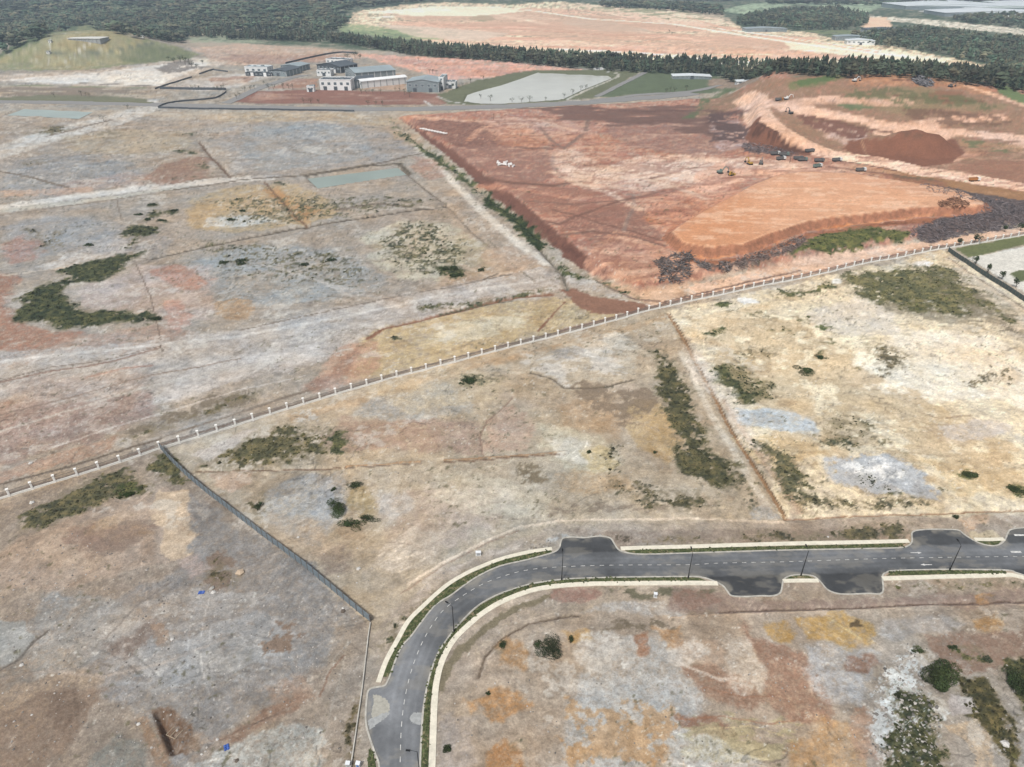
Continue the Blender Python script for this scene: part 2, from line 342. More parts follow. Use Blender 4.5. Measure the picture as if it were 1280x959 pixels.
L 204,160,116 w=2.6 s=.8 : 432,584 480,581 526,577
L 204,160,116 w=2.6 s=.8 : 556,576 600,573 640,571 708,565
L 124,92,68 w=1.6 s=.7 : 240,590 330,587 432,585
L 120,90,68 w=1.5 s=.7 : 556,578.5 600,575.5 708,568
L 214,198,170 w=2 s=1 : 604,584 632,580 640,576
M 128,114,88 th=.42 sc=5 a=.8 s=5 : 642,580 660,572 684,580 686,600 670,616 648,610 640,594
P 186,160,112 s=4 w=7 a=.9 : 440,610 455,606 470,625 478,640 460,650 444,648 438,630
P 178,176,174 s=8 w=12 a=.8 : 320,610 380,590 430,590 430,640 400,690 350,680 320,650
P 204,180,162 s=10 w=14 a=.6 : 470,620 560,600 640,620 620,660 540,690 480,690
P 206,196,184 s=6 w=9 a=.8 : 475,620 510,612 520,630 500,645 478,640
L 236,212,184 w=3.4 s=1.5 : 510,730 560,700 610,676 650,660 700,651 780,649 860,648 980,653
L 168,136,112 w=1.6 s=1 a=.8 : 500,742 556,706 606,681 650,664
M 150,132,112 th=.5 sc=5 sx=.5 a=.7 s=4 : 600,650 700,630 820,620 860,640 760,646 650,655
P 160,140,122 s=3 w=4 a=.8 : 700,662 830,662 1135,660 1135,674 800,680 775,684
P 208,176,148 s=2 w=3 a=.8 : 262,592 285,588 317,587 314,602 290,616 270,606
# fence-side green at the left
V 104,102,70 th=0.50 sc=7 a=.9 s=5 d=.6 : 306,550 344,531 400,533 430,540 400,575 312,588 250,588 262,572
V 84,92,58 th=0.47 sc=6 a=.9 s=3 d=.5 : 398,548 430,540 440,560 410,575
V 106,104,74 th=0.41 sc=6 a=.95 s=3 d=.6 : 28,664 28,647 62,625 125,590 156,586 187,606 181,619 150,625 103,641 62,659
V 88,98,58 th=0.45 sc=5 a=.9 s=2 d=.6 : 134,612 150,598 175,606 178,618 150,624 136,624
V 104,104,72 th=0.45 sc=5 a=.95 s=2 d=.6 : 195,566 215,566 240,600 228,606 205,600 180,592
M 132,118,98 th=.42 sc=7 a=.8 s=4 : 147,541 219,509 275,491 322,484 325,500 281,516 237,522 187,537 150,556
V 108,104,76 th=0.57 sc=5 a=.9 s=3 d=.5 : 225,522 260,508 300,488 326,486 322,500 285,512 250,524
V 120,116,84 th=0.57 sc=5 a=.9 s=3 d=.4 : 150,550 190,530 225,524 220,532 170,548
M 218,214,206 th=.5 sc=4 a=.7 s=3 : 355,512 400,508 400,530 365,530
P 214,196,180 s=2 w=4 a=.7 : 236,572 300,540 330,534 300,552 260,576
# --- yard at the lower left
P 208,182,158 s=6 w=10 a=.95 : -200,730 0,690 31,664 103,642 197,612 236,612 244,668 210,705 150,720 60,738 0,730 -200,780
P 236,206,170 s=2 w=5 a=1 : 196,614 232,612 246,660 238,692 214,700 196,688 205,660 186,640
M 176,140,118 th=.5 sc=10 sx=.5 a=.6 s=6 : 60,690 110,650 190,640 200,660 150,690 90,710
P 170,165,160 s=8 w=12 a=.9 : 230,620 262,632 350,690 452,768 415,822 340,882 262,932 225,965 169,902 112,850 75,800 124,752 205,728 240,700
P 176,176,172 s=8 w=10 a=.8 : 60,740 124,745 180,760 160,800 100,830 30,860 0,870 0,800 40,780
M 154,128,108 th=.48 sc=10 a=.8 s=4 : 245,690 290,680 312,700 300,740 250,745 240,720
M 198,196,192 th=.5 sc=12 sx=.5 a=.6 s=8 : 100,760 250,720 350,740 400,790 300,860 200,880 120,860
P 188,188,182 s=2 w=5 a=.9 : -100,800 0,778 28,778 42,797 24,820 0,833 -100,860
L 110,98,86 w=4 s=2 a=.7 : 0,836 22,823 42,800 60,788
P 152,128,112 s=6 w=10 a=.8 : 140,800 185,780 205,790 190,810 160,822
P 190,160,134 s=2 w=5 a=.7 : 190,780 208,778 210,800 198,808
P 162,132,108 s=6 w=12 a=.75 : -100,900 20,880 56,864 127,864 105,905 90,935 40,975 -100,1000
P 192,172,150 s=6 w=9 a=.9 : 418,786 461,782 450,850 442,970 396,1000 375,880 405,830
P 202,202,194 s=4 w=8 a=.9 : 255,942 300,920 345,908 405,908 410,950 380,1100 200,1100 225,962
P 166,126,100 s=4 w=6 a=.8 : 262,928 300,906 345,882 378,858 385,872 350,898 300,925
P 196,160,132 s=6 w=8 a=.7 : 330,860 380,840 390,870 350,890
M 158,128,104 th=.48 sc=8 a=.8 s=4 : 318,800 350,775 380,790 360,820 320,830
P 140,106,80 s=3 w=4 : 190,888 215,882 240,905 250,935 232,945 210,945 195,915
P 186,150,118 s=3 w=4 a=.9 : 170,895 182,900 222,965 200,975
P 190,164,138 s=5 w=8 a=.8 : 240,920 262,925 250,950 228,960
M 96,92,84 th=.58 sc=4 a=.8 s=4 : 225,880 262,890 262,925 250,925 235,900
P 152,158,152 s=6 w=8 a=.6 : 150,920 180,930 190,990 100,1000 110,950
V 98,92,66 th=0.45 sc=4 a=.85 s=2 d=.5 : 432,900 446,870 452,870 446,930 440,965 430,965
# --- strip by the road
P 200,182,160 s=2 w=3 : 456,852 480,846 482,858 462,862 457,895 466,925 470,975 448,975 452,900
M 96,94,72 th=.52 sc=3 a=.8 s=2 : 475,820 500,775 545,735 590,712 600,705 580,712 540,742 505,775 485,815
M 200,196,190 th=.5 sc=4 a=.7 s=2 : 660,686 690,668 745,664 770,668 700,680
M 88,80,66 th=.55 sc=3 a=.9 s=2 : 640,690 680,675 740,664 790,668 790,682 700,676 660,690
V 104,100,72 th=0.49 sc=4 a=.85 s=2 d=.5 : 1040,668 1075,655 1140,652 1138,674 1050,677
V 96,92,68 th=0.57 sc=4 a=.85 s=2 d=.4 : 910,672 960,662 1040,668 1040,677 920,678
V 100,96,70 th=0.59 sc=4 a=.8 s=2 d=.4 : 800,676 850,670 905,674 905,680 810,683
P 216,196,160 s=2 w=4 a=.9 : 1212,665 1240,662 1250,672 1225,682 1214,676
P 224,186,150 s=3 w=5 a=.8 : 1195,645 1235,642 1240,655 1205,660
P 160,128,112 s=2 w=4 a=.8 : 560,754 600,737 620,742 590,756
P 164,124,108 s=4 w=7 a=.9 : 680,748 700,735 742,734 760,742 740,756 700,756
M 112,108,82 th=.4 sc=6 sx=.4 a=.85 s=2 : 745,735 860,734 900,736 890,748 800,750 750,746
P 128,118,90 s=1.5 w=3 a=.8 : 545,850 560,822 600,786 640,760 690,742 690,747 640,768 600,798 568,830 552,870
# --- lot inside the bend
L 112,94,76 w=3 s=1.4 a=.9 : 598,848 606,822 628,798 662,780 700,771 725,769
L 198,184,168 w=1.6 s=1 a=.9 : 602,846 610,824 632,803
M 120,106,84 th=.45 sc=5 a=.8 s=3 : 740,784 770,772 840,770 850,786 800,790 745,796
P 198,194,188 s=4 w=7 a=.8 : 720,764 780,750 860,752 860,768 780,768
P 200,160,100 s=4 w=8 a=.9 : 700,792 716,782 738,788 738,804 715,806
P 186,142,94 s=5 w=9 a=.9 : 622,808 640,800 664,820 662,836 640,838 622,830
P 198,148,96 s=6 w=11 a=.9 : 588,878 620,866 652,866 668,880 640,902 610,900
P 188,134,82 s=5 w=9 a=.9 : 610,935 626,922 645,928 655,955 640,990 612,980
P 178,166,156 s=6 w=10 a=.8 : 550,890 590,900 600,960 560,1000 545,960
P 192,190,184 s=8 w=12 a=.9 : 715,850 764,806 825,794 855,830 890,870 860,930 764,975 690,975 700,890
M 198,158,112 th=.56 sc=9 a=.8 s=6 : 690,870 860,860 860,975 690,975
P 170,116,82 s=3 w=4 a=.9 : 794,794 810,792 812,818 798,820
P 194,148,100 s=4 w=8 a=.8 : 816,782 850,780 860,810 838,812
P 158,134,120 s=4 w=6 a=.9 : 840,734 900,742 977,752 1115,746 1280,738 1400,738 1400,756 1080,759 909,766 840,762
P 150,116,98 s=4 w=6 a=.9 : 840,738 890,740 905,752 870,760 840,754
L 108,84,70 w=2.2 s=1 : 900,764 977,761 1080,759 1280,752 1400,750
L 204,180,156 w=1.8 s=.8 : 840,772 909,768 1080,762 1280,756 1400,754
P 196,156,92 s=4 w=8 a=.95 : 943,774 977,770 992,790 991,808 960,801
P 198,160,96 s=4 w=8 a=.95 : 998,772 1053,768 1090,782 1098,808 1070,806 1012,800
L 226,206,150 w=2.5 s=1.2 a=.7 : 1036,772 1058,786 1076,798
E 112,92,62 s=2 w=4 : 1067,779 8 4.5
P 196,152,98 s=4 w=8 a=.9 : 1212,768 1240,764 1252,780 1240,790 1218,786
P 206,158,106 s=3 w=5 a=.9 : 1218,742 1236,740 1240,752 1224,754
P 180,172,164 s=6 w=9 a=.8 : 1101,770 1180,764 1210,780 1180,790 1130,800 1105,790
P 162,122,96 s=6 w=10 a=.9 : 854,838 891,832 943,858 966,880 936,888 881,872
P 168,124,98 s=6 w=10 a=.85 : 926,772 950,795 1005,819 1032,860 1042,901 1005,912 960,882 950,832
P 158,112,86 s=5 w=8 a=.9 : 843,890 880,890 909,903 909,918 881,924 850,905
P 204,194,180 s=6 w=9 a=.85 : 908,798 940,796 966,846 943,874 920,862 905,830
P 204,176,150 s=6 w=9 a=.6 : 840,800 900,800 910,830 870,830 840,825
P 188,186,184 s=7 w=12 a=.9 : 1008,812 1060,806 1104,812 1090,860 1080,890 1032,884 1003,846
P 202,160,112 s=6 w=10 a=.8 : 990,930 1040,900 1070,915 1080,975 990,985
M 182,172,132 th=.5 sc=7 sx=.3 a=.7 s=6 : 845,900 980,880 1010,920 980,975 845,975
P 202,202,196 s=6 w=9 a=.8 : 830,920 900,925 960,950 900,990 830,985
P 150,118,98 s=5 w=9 a=.9 : 1153,793 1200,790 1280,788 1400,790 1400,830 1280,822 1218,848 1180,830 1156,808
M 226,226,220 th=.44 sc=4 a=.9 s=4 : 1090,850 1142,806 1156,820 1158,862 1177,885 1170,965 1091,945 1078,908
P 200,182,158 s=4 w=7 a=.8 : 1150,862 1178,868 1190,880 1180,900 1160,890
V 78,84,54 th=0.49 sc=4 a=.9 s=3 d=.8 : 1108,850 1149,866 1180,884 1170,901 1187,949 1180,990 1110,990 1100,930 1112,900
V 96,92,60 th=0.37 sc=5 a=.95 s=3 d=.8 : 1190,846 1232,846 1252,880 1275,932 1280,990 1262,960 1240,925 1222,901 1204,877
V 84,88,56 th=0.40 sc=5 a=.95 s=3 d=.8 : 1250,832 1285,826 1400,840 1400,900 1280,890 1262,862
V 100,98,66 th=0.57 sc=4 a=.9 s=2 d=.6 : 1142,808 1156,812 1170,822 1176,832 1160,826
P 200,184,172 s=2 w=4 a=.9 : 1184,865 1215,872 1222,888 1190,896 1184,880
P 210,178,140 s=3 w=5 a=.95 : 1180,904 1226,901 1240,925 1252,975 1228,990 1214,935 1184,914
V 100,104,66 th=0.59 sc=4 a=.9 s=2 d=.5 : 1186,806 1220,808 1240,826 1215,830 1195,815
V 108,108,74 th=0.55 sc=3 a=.9 s=2 d=.5 : 1110,729 1200,727 1270,724 1280,730 1200,735 1110,734
# --- pale plot at the right
P 234,218,184 s=8 w=12 a=.7 : 850,400 950,390 1040,400 1100,430 1080,480 1020,500 960,500 900,440
P 236,224,204 s=8 w=12 a=.7 : 1060,440 1140,410 1240,420 1280,440 1400,460 1400,540 1240,500 1140,500 1060,480
P 214,182,136 s=6 w=10 a=.7 : 850,395 900,392 960,380 940,400 880,425 860,420
P 214,180,126 s=6 w=10 a=.8 : 915,545 960,545 1020,555 1050,570 1020,575 980,590 940,570
P 216,184,132 s=6 w=10 a=.7 : 1110,560 1200,580 1280,590 1280,620 1200,620 1160,580
P 210,196,178 s=5 w=8 a=.8 : 1000,390 1080,370 1120,390 1130,420 1080,420 1020,410
P 186,166,144 s=6 w=8 a=.8 : 1159,541 1217,522 1263,530 1238,551 1184,553
P 190,170,146 s=8 w=10 a=.8 : 1180,340 1200,330 1230,350 1280,385 1400,440 1400,470 1280,430 1220,390
L 214,190,158 w=4 s=2 a=.9 : 1175,316 1205,336 1245,366 1290,396
L 130,108,86 w=1.8 s=1 a=.8 : 1186,322 1230,352 1290,392
M 150,136,110 th=.48 sc=5 sx=.5 a=.8 s=5 : 1100,360 1200,350 1280,390 1280,420 1180,410 1090,390
P 186,188,188 s=3 w=6 a=.95 : 916,508 975,511 1012,525 1024,547 979,539 925,530
P 172,174,176 s=5 w=9 a=.95 : 1025,574 1109,568 1160,594 1172,624 1095,620 1034,600
M 212,208,200 th=.52 sc=4 a=.8 s=4 : 1020,570 1110,566 1180,600 1170,622 1060,600
L 132,112,92 w=2.4 s=1.2 a=.8 : 1148,516 1175,524 1213,520
P 206,174,134 s=4 w=6 a=.9 : 838,394 852,412 866,440 856,440 842,410
E 238,236,230 s=1.2 w=3 : 933,376 12 3.6
E 240,238,232 s=1 w=2 : 1046,351 8 3.2
E 236,232,226 s=1 w=3 : 1152,329 13 3.6
L 172,124,78 w=3.6 s=1 : 835,392 850,416 870,455 895,500 915,540 940,580 965,620 981,647
L 110,82,56 w=1.2 s=.6 : 838,392 853,416 873,455 898,500 918,540 943,580 968,620 984,646
L 190,160,132 w=7 s=3 a=.8 : 905,500 930,540 960,585 1000,640
L 224,210,188 w=8 s=4 a=.85 : 850,440 870,480 890,520 920,570 955,630
L 152,112,80 w=1.8 s=.8 : 981,649 1100,644 1280,639 1500,636
P 196,172,148 s=3 w=5 a=.8 : 984,646 960,560 930,540 960,590 1000,640
V 118,118,78 th=0.47 sc=6 a=.9 s=4 d=.4 : 1046,343 1110,332 1175,334 1196,355 1240,372 1217,400 1167,395 1109,380 1067,368
V 124,122,84 th=0.57 sc=6 a=.9 s=4 d=.4 : 1130,330 1190,330 1240,370 1280,400 1280,420 1210,385
V 112,116,74 th=0.52 sc=5 a=.9 s=3 d=.5 : 963,366 1000,358 1040,350 1045,362 1000,372 965,374
V 96,108,66 th=0.35 sc=5 a=.9 s=1.5 d=.5 : 893,382 905,377 920,380 908,384
V 92,104,64 th=0.35 sc=5 a=.9 s=1.5 d=.6 : 883,416 898,412 920,416 905,420
V 128,126,86 th=0.57 sc=5 a=.9 s=3 d=.4 : 925,392 965,388 975,400 945,402
V 120,122,80 th=0.52 sc=5 a=.9 s=2 d=.5 : 990,396 1015,394 1018,403 1000,404
V 100,118,66 th=0.37 sc=5 a=.9 s=1.5 d=.5 : 1020,408 1030,404 1044,408 1034,413
V 112,116,76 th=0.52 sc=5 a=.9 s=3 d=.5 : 950,410 985,405 1010,412 980,420
V 96,104,66 th=0.43 sc=5 a=.9 s=2 d=.5 : 1028,428 1045,426 1052,431 1038,433
V 90,98,62 th=0.45 sc=5 a=.9 s=2 d=.6 : 1013,446 1025,438 1038,445 1030,450
V 104,110,70 th=0.45 sc=5 a=.9 s=2 d=.5 : 1058,464 1075,460 1088,464 1070,467
V 116,112,80 th=0.55 sc=5 a=.9 s=4 d=.4 : 915,440 960,434 980,442 950,450 920,448
V 86,94,62 th=.40 sc=6 a=.95 s=4 d=.7 : 882,460 910,456 940,456 950,474 978,482 973,500 921,506 900,490 888,474
V 128,118,88 th=0.59 sc=5 a=.9 s=4 d=.4 : 1080,420 1130,440 1140,460 1110,466 1085,445
V 98,100,70 th=0.49 sc=4 a=.9 s=3 d=.5 : 1020,540 1060,545 1085,555 1060,560 1020,556
V 88,92,66 th=0.47 sc=4 a=.9 s=3 d=.6 : 1050,588 1090,592 1110,610 1150,622 1110,628 1060,606
V 100,100,70 th=0.49 sc=4 a=.85 s=3 d=.5 : 925,545 983,560 1017,600 1000,636 983,626 960,585
V 106,102,74 th=0.49 sc=4 a=.85 s=3 d=.5 : 985,626 1030,618 1060,625 1167,622 1150,636 1010,641
V 112,108,80 th=0.62 sc=4 a=.85 s=4 d=.4 : 1160,600 1210,610 1190,620 1165,622
V 92,102,58 th=0.35 sc=5 a=.95 s=2 d=.6 : 1192,592 1205,587 1226,592 1216,599
V 88,98,58 th=0.37 sc=5 a=.95 s=2 d=.6 : 1254,608 1275,604 1300,612 1280,622 1262,618
V 118,110,84 th=.62 sc=5 a=.8 s=4 d=.3 : 1090,440 1140,445 1150,470 1110,480 1090,465
V 112,108,80 th=.60 sc=5 a=.8 s=4 d=.3 : 1020,515 1090,520 1120,560 1060,560 1020,540
V 118,110,84 th=.64 sc=4 a=.8 s=4 d=.3 : 1180,470 1270,440 1280,480 1200,500
V 92,92,62 th=.38 sc=6 a=.92 s=5 d=.6 : 812,438 829,440 845,462 858,480 862,512 880,530 882,556 917,582 918,613 883,609 850,588 838,540 824,500 826,476
V 96,94,68 th=0.57 sc=4 a=.85 s=3 d=.5 : 790,620 830,612 880,616 905,632 860,640 800,632
V 96,94,70 th=0.62 sc=4 a=.85 s=3 d=.4 : 920,560 940,600 960,640 935,640 910,610
P 186,186,184 s=3 w=5 a=.7 : 935,636 962,632 975,648 940,650
# --- far right yard past the dark fence
P 106,112,70 s=1.5 w=2 : 1195,310 1280,294 1400,272 1400,285 1280,306 1212,322
P 226,222,210 s=1.5 w=1 : 1210,322 1280,308 1400,285 1500,300 1500,470 1280,366
P 110,122,66 s=1 w=1 : 1262,342 1275,337 1320,337 1320,352 1275,352
# --- left plateau low green
V 74,84,54 th=.26 sc=6 a=.96 s=3.5 d=.6 : 23,372 63,353 91,345 81,336 125,323 169,317 185,314 163,323 147,339 125,353 100,351 81,356 72,364 84,376 106,386 144,390 188,391 202,397 188,403 156,401 131,405 103,411 72,408 38,401 20,392 30,380
V 76,84,56 th=0.35 sc=6 a=.95 s=2 d=.7 : 153,290 165,283 192,283 193,290 178,297 160,296
V 72,80,54 th=0.35 sc=6 a=.95 s=2 d=.6 : 154,308 165,299 172,302 170,309 160,311
V 84,90,60 th=0.45 sc=5 a=.95 s=2 d=.5 : 186,266 196,261 207,264 202,270 190,270
V 84,90,60 th=0.45 sc=5 a=.95 s=2 d=.5 : 209,264 218,260 226,263 216,268
V 88,94,64 th=0.45 sc=5 a=.95 s=2 d=.5 : 174,274 185,272 189,276 178,277
V 88,94,64 th=0.45 sc=5 a=.95 s=2 d=.5 : 194,275 205,274 212,278 200,279
V 88,94,64 th=0.45 sc=5 a=.95 s=2 d=.5 : 179,256 190,253 197,256 186,258
V 80,86,58 th=0.45 sc=5 a=.95 s=2 d=.5 : 274,328 280,325 287,328 280,331
V 84,86,58 th=0.45 sc=5 a=.95 s=2 d=.5 : 296,328 302,325 308,328 302,331
V 84,90,62 th=0.45 sc=5 a=.95 s=2 d=.5 : 280,275 290,272 296,275 288,278
V 92,90,66 th=0.47 sc=4 a=.9 s=2 d=.5 : 28,288 40,285 54,294 60,306 52,315 46,312 52,300 40,292
V 92,90,66 th=0.47 sc=4 a=.9 s=2 d=.5 : 66,292 76,285 74,298 80,304 70,314 66,306
V 118,112,86 th=0.57 sc=6 a=.9 s=3 d=.3 : 30,168 60,158 90,156 84,164 50,168
V 104,104,78 th=0.57 sc=5 a=.9 s=3 d=.3 : 120,168 138,162 150,166 138,172
V 92,98,68 th=0.45 sc=5 a=.9 s=2 d=.3 : 226,168 240,165 246,168 236,170
V 92,96,66 th=0.45 sc=5 a=.9 s=2 d=.3 : 222,189 238,186 247,190 236,193
V 100,100,72 th=0.52 sc=5 a=.9 s=2 d=.3 : 242,204 256,200 258,212 244,214
V 110,104,80 th=0.57 sc=5 a=.9 s=3 d=.3 : 28,204 50,200 58,203 40,208
V 112,104,78 th=0.61 sc=5 a=.9 s=3 d=.3 : 200,222 240,218 262,220 240,226 205,228
V 76,86,54 th=0.39 sc=5 a=.95 s=2 d=.5 : 548,337 556,333 572,334 579,346 566,349 556,342
V 84,90,60 th=0.45 sc=5 a=.95 s=2 d=.5 : 406,326 412,324 418,327 411,329
V 84,90,60 th=0.45 sc=5 a=.95 s=2 d=.5 : 339,229 346,226 358,230 348,233
V 96,98,72 th=0.64 sc=3 a=.85 s=6 d=.5 : 455,300 500,272 560,276 610,320 590,332 544,350 494,345 460,325
V 104,104,76 th=0.67 sc=3 a=.85 s=6 d=.3 : 240,250 320,240 400,240 520,240 560,256 500,268 400,280 300,290
V 100,100,74 th=0.69 sc=3 a=.8 s=6 d=.3 : 200,290 330,300 440,310 500,350 400,370 260,340
V 76,82,56 th=0.47 sc=4 a=.9 s=2 d=.5 : 486,418 500,416 508,424 492,425
V 76,84,56 th=0.39 sc=5 a=.9 s=2 d=.6 : 568,472 585,468 604,472 606,482 590,486 574,482
V 92,96,66 th=0.52 sc=4 a=.85 s=2 d=.4 : 548,466 560,462 566,466 556,470
V 96,98,68 th=0.57 sc=4 a=.85 s=2 d=.4 : 604,470 625,466 634,472 618,480
V 84,98,62 th=0.37 sc=6 a=.95 s=1.5 d=.3 : 485,146 500,164 544,190 572,214 600,236 600,244 575,226 537,199 500,171
V 58,76,44 th=0.20 sc=6 a=.97 s=1.5 d=.6 : 600,236 637,262 675,292 688,312 674,310 653,294 612,256
V 80,94,56 th=0.40 sc=5 a=.9 s=1.5 d=.4 : 688,318 700,330 720,340 735,350 720,348 700,338
V 92,98,66 th=0.57 sc=5 a=.85 s=2 d=.3 : 700,330 760,352 800,372 760,362
V 100,104,74 th=0.57 sc=5 a=.85 s=1.5 d=.3 : 520,384 600,374 690,358 690,363 600,380 530,392
V 88,92,62 th=0.57 sc=4 a=.9 s=2 d=.5 : 470,810 490,778 540,738 560,726 550,738 510,776 486,812
V 96,94,68 th=0.57 sc=4 a=.9 s=2 d=.5 : 575,716 620,700 690,682 690,685 620,704 580,720
V 96,92,64 th=0.57 sc=4 a=.9 s=3 d=.5 : 310,630 330,610 336,640 322,650
V 96,90,62 th=0.57 sc=4 a=.9 s=3 d=.5 : 250,715 275,700 300,720 290,735 260,730
V 84,86,60 th=0.59 sc=4 a=.9 s=3 d=.4 : 620,810 630,806 626,820
V 80,84,58 th=0.57 sc=4 a=.9 s=3 d=.4 : 640,930 652,925 655,935 645,940
V 84,84,62 th=0.62 sc=3 a=.8 s=3 d=.4 : 740,560 780,555 790,600 830,600 820,630 760,620
# --- more of the earthworks' scraped bands and the far pit's benches
L 236,206,180 w=4 s=2.5 a=.8 : 740,212 800,222 850,236 880,248
L 240,206,176 w=5 s=3 a=.8 : 690,214 720,228 760,240 800,262
L 232,190,160 w=3 s=2 a=.7 : 520,146 600,152 680,156 740,168
L 120,78,66 w=3 s=1.5 a=.8 : 740,136 800,140 870,138 930,140
L 128,84,70 w=2.5 s=1.5 a=.8 : 760,158 820,152 900,156
L 126,80,62 w=3 s=2 a=.8 : 600,222 640,228 690,232 730,226
L 216,150,116 w=5 s=3 a=.7 : 600,232 650,236 700,246 760,250
L 130,82,64 w=2.5 s=2 a=.8 : 690,296 740,290 790,296 830,306
L 134,86,68 w=2 s=1.5 a=.7 : 660,252 720,256 780,250 830,238
L 226,170,138 w=5 s=3 a=.7 : 830,318 790,322 760,330 745,340
L 214,160,128 w=3 s=2 a=.8 : 630,152 600,162 585,176
L 232,186,156 w=3 s=1.5 a=.8 : 880,240 920,226 960,214 1010,208
L 146,96,74 w=2.4 s=1.5 a=.8 : 905,222 960,220 1020,222 1080,222
L 138,90,68 w=3 s=1.5 a=.8 : 1040,210 1080,214 1120,218
P 236,206,182 s=3 w=5 a=.9 : 905,200 930,196 960,200 1000,204 1000,210 950,212 915,210
P 150,96,76 s=3 w=4 a=.7 : 1100,216 1180,228 1180,236 1120,228
L 176,134,112 w=3 s=1.5 a=.8 : 600,30 680,34 720,40
L 180,140,118 w=2.4 s=1.2 a=.8 : 640,48 760,46 860,50
L 182,146,124 w=2 s=1 a=.8 : 930,60 1000,64 1080,68 1160,76
L 178,140,118 w=2 s=1 a=.8 : 780,58 820,50 828,47
L 250,232,210 w=3 s=1.5 a=.9 : 470,22 560,16 620,18 680,30
L 250,230,208 w=3 s=1.5 a=.9 : 700,62 800,66 900,76 1000,82
L 248,228,206 w=3 s=1.5 a=.9 : 900,36 960,44 1040,56 1100,64
P 188,172,156 s=2 w=3 a=.8 : 470,30 540,34 640,42 600,52 520,46
P 176,166,150 s=2 w=3 a=.7 : 720,22 780,30 820,40 760,40 700,30
P 200,202,196 s=1.5 w=2 a=.9 : 1096,78 1110,72 1118,78 1110,82
M 104,112,84 th=.5 sc=6 a=.9 s=2 : 1000,38 1060,36 1080,46 1040,50
# --- fresh scrapes, benches and blade marks
L 216,208,196 w=3 s=1.5 a=.8 : 0,540 80,515 180,486 280,462 380,446 440,436
L 150,126,108 w=2 s=1.2 a=.8 : 0,520 90,496 190,470 300,448
L 222,212,202 w=2.4 s=1.2 a=.8 : 60,560 180,522 300,488 380,470
L 190,150,130 w=3 s=2 a=.8 : 110,470 150,462 190,458
L 120,104,90 w=1.5 s=.8 : 200,431 204,440
L 214,206,196 w=3 s=2 a=.7 : 330,330 400,352 450,375
L 208,200,190 w=4 s=3 a=.7 : 380,345 470,372 520,366
L 130,118,100 w=1.6 s=1 a=.8 : 610,300 640,330 668,352
L 224,200,176 w=3 s=2 a=.8 : 575,330 610,345 650,338
L 116,100,82 w=1.6 s=.8 : 604,350 620,343 640,345
L 110,96,80 w=1.6 s=.8 : 420,262 470,255 540,262
L 214,204,190 w=2 s=1 a=.8 : 430,270 480,262 550,258
L 128,112,94 w=1.6 s=.8 : 0,214 40,222 90,236
L 130,112,94 w=1.6 s=.8 : 60,170 100,160 140,150
P 172,176,176 s=6 w=9 a=.8 : 300,160 360,152 430,158 470,180 450,200 380,208 330,214 300,195
P 206,194,176 s=4 w=6 a=.8 : 196,142 260,138 300,142 300,148 240,150 200,150
P 186,142,120 s=4 w=6 a=.7 : 520,196 545,200 560,220 540,225 520,212
L 140,120,100 w=1.4 s=.7 : 232,228 262,222 300,217
P 200,176,150 s=5 w=8 a=.7 : 500,150 520,165 530,185 500,180 480,160
P 210,176,150 s=3 w=5 a=.8 : 0,238 60,236 120,234 120,240 60,244 0,248
P 214,186,160 s=5 w=8 a=.8 : 600,312 640,306 672,330 650,342 610,330
P 174,170,166 s=5 w=8 a=.8 : 690,440 720,432 740,440 720,452 690,452
P 230,222,206 s=5 w=8 a=.8 : 720,420 770,410 790,425 770,440 735,440
P 232,222,204 s=4 w=7 a=.8 : 680,548 720,545 740,560 735,580 700,575
P 216,192,140 s=4 w=7 a=.8 : 725,560 765,562 775,582 740,592
P 214,198,178 s=6 w=9 a=.8 : 470,690 520,660 560,670 540,700 490,715
P 226,208,190 s=6 w=9 a=.8 : 540,720 600,690 650,672 640,684 580,705 520,750
P 158,136,118 s=6 w=9 a=.7 : 390,690 430,680 440,705 400,720
P 176,176,176 s=5 w=8 a=.8 : 400,600 418,596 420,640 405,660 392,640
P 206,182,170 s=5 w=8 a=.8 : 220,700 250,690 262,712 235,722
P 228,192,150 s=4 w=6 a=.7 : 120,650 170,640 190,665 150,680 110,670
P 170,136,114 s=6 w=9 a=.5 : 100,670 160,655 190,668 150,690 105,690
P 132,108,90 s=4 w=7 a=.7 : 55,870 90,860 110,880 80,910 60,905
L 214,200,186 w=4 s=3 a=.7 : 0,850 60,838 130,846 200,830 280,800
L 150,138,128 w=3 s=2 a=.7 : 130,800 170,760 210,730
L 206,190,170 w=2.5 s=1.5 a=.8 : 395,955 410,900 425,850 435,800
L 212,198,180 w=2 s=1.2 a=.8 : 405,850 420,820 440,800
L 160,120,96 w=2.5 s=1.5 a=.8 : 400,870 412,840 430,820
P 214,208,198 s=5 w=8 a=.8 : 720,790 760,785 790,800 770,830 735,840 715,820
P 222,214,202 s=5 w=8 a=.8 : 830,810 870,800 890,812 880,830 845,835
L 226,214,200 w=4 s=3 a=.8 : 840,826 880,842 900,850 920,848
L 176,120,86 w=2 s=1.5 a=.7 : 845,900 900,896 960,905 1000,900
L 170,116,84 w=2 s=1.5 a=.7 : 880,860 930,872 970,870
L 216,196,150 w=2 s=1.5 a=.8 : 880,912 940,908 980,920
P 150,108,84 s=4 w=6 a=.8 : 1060,822 1090,815 1100,830 1080,845 1060,838
P 190,150,120 s=4 w=6 a=.8 : 1100,950 1090,900 1075,880 1060,900 1070,950
P 236,230,220 s=2 w=4 a=.9 : 0,100 60,95 110,92 190,82 240,76 262,80 240,88 205,104 150,106 60,104
P 240,234,222 s=2 w=3 a=.9 : 110,96 180,90 215,96 200,108 140,108
M 146,138,130 th=.5 sc=7 a=.9 s=2 : 188,86 215,76 240,76 258,84 225,92 200,92
P 228,214,198 s=3 w=5 a=.8 : 210,112 250,104 300,98 310,106 262,114
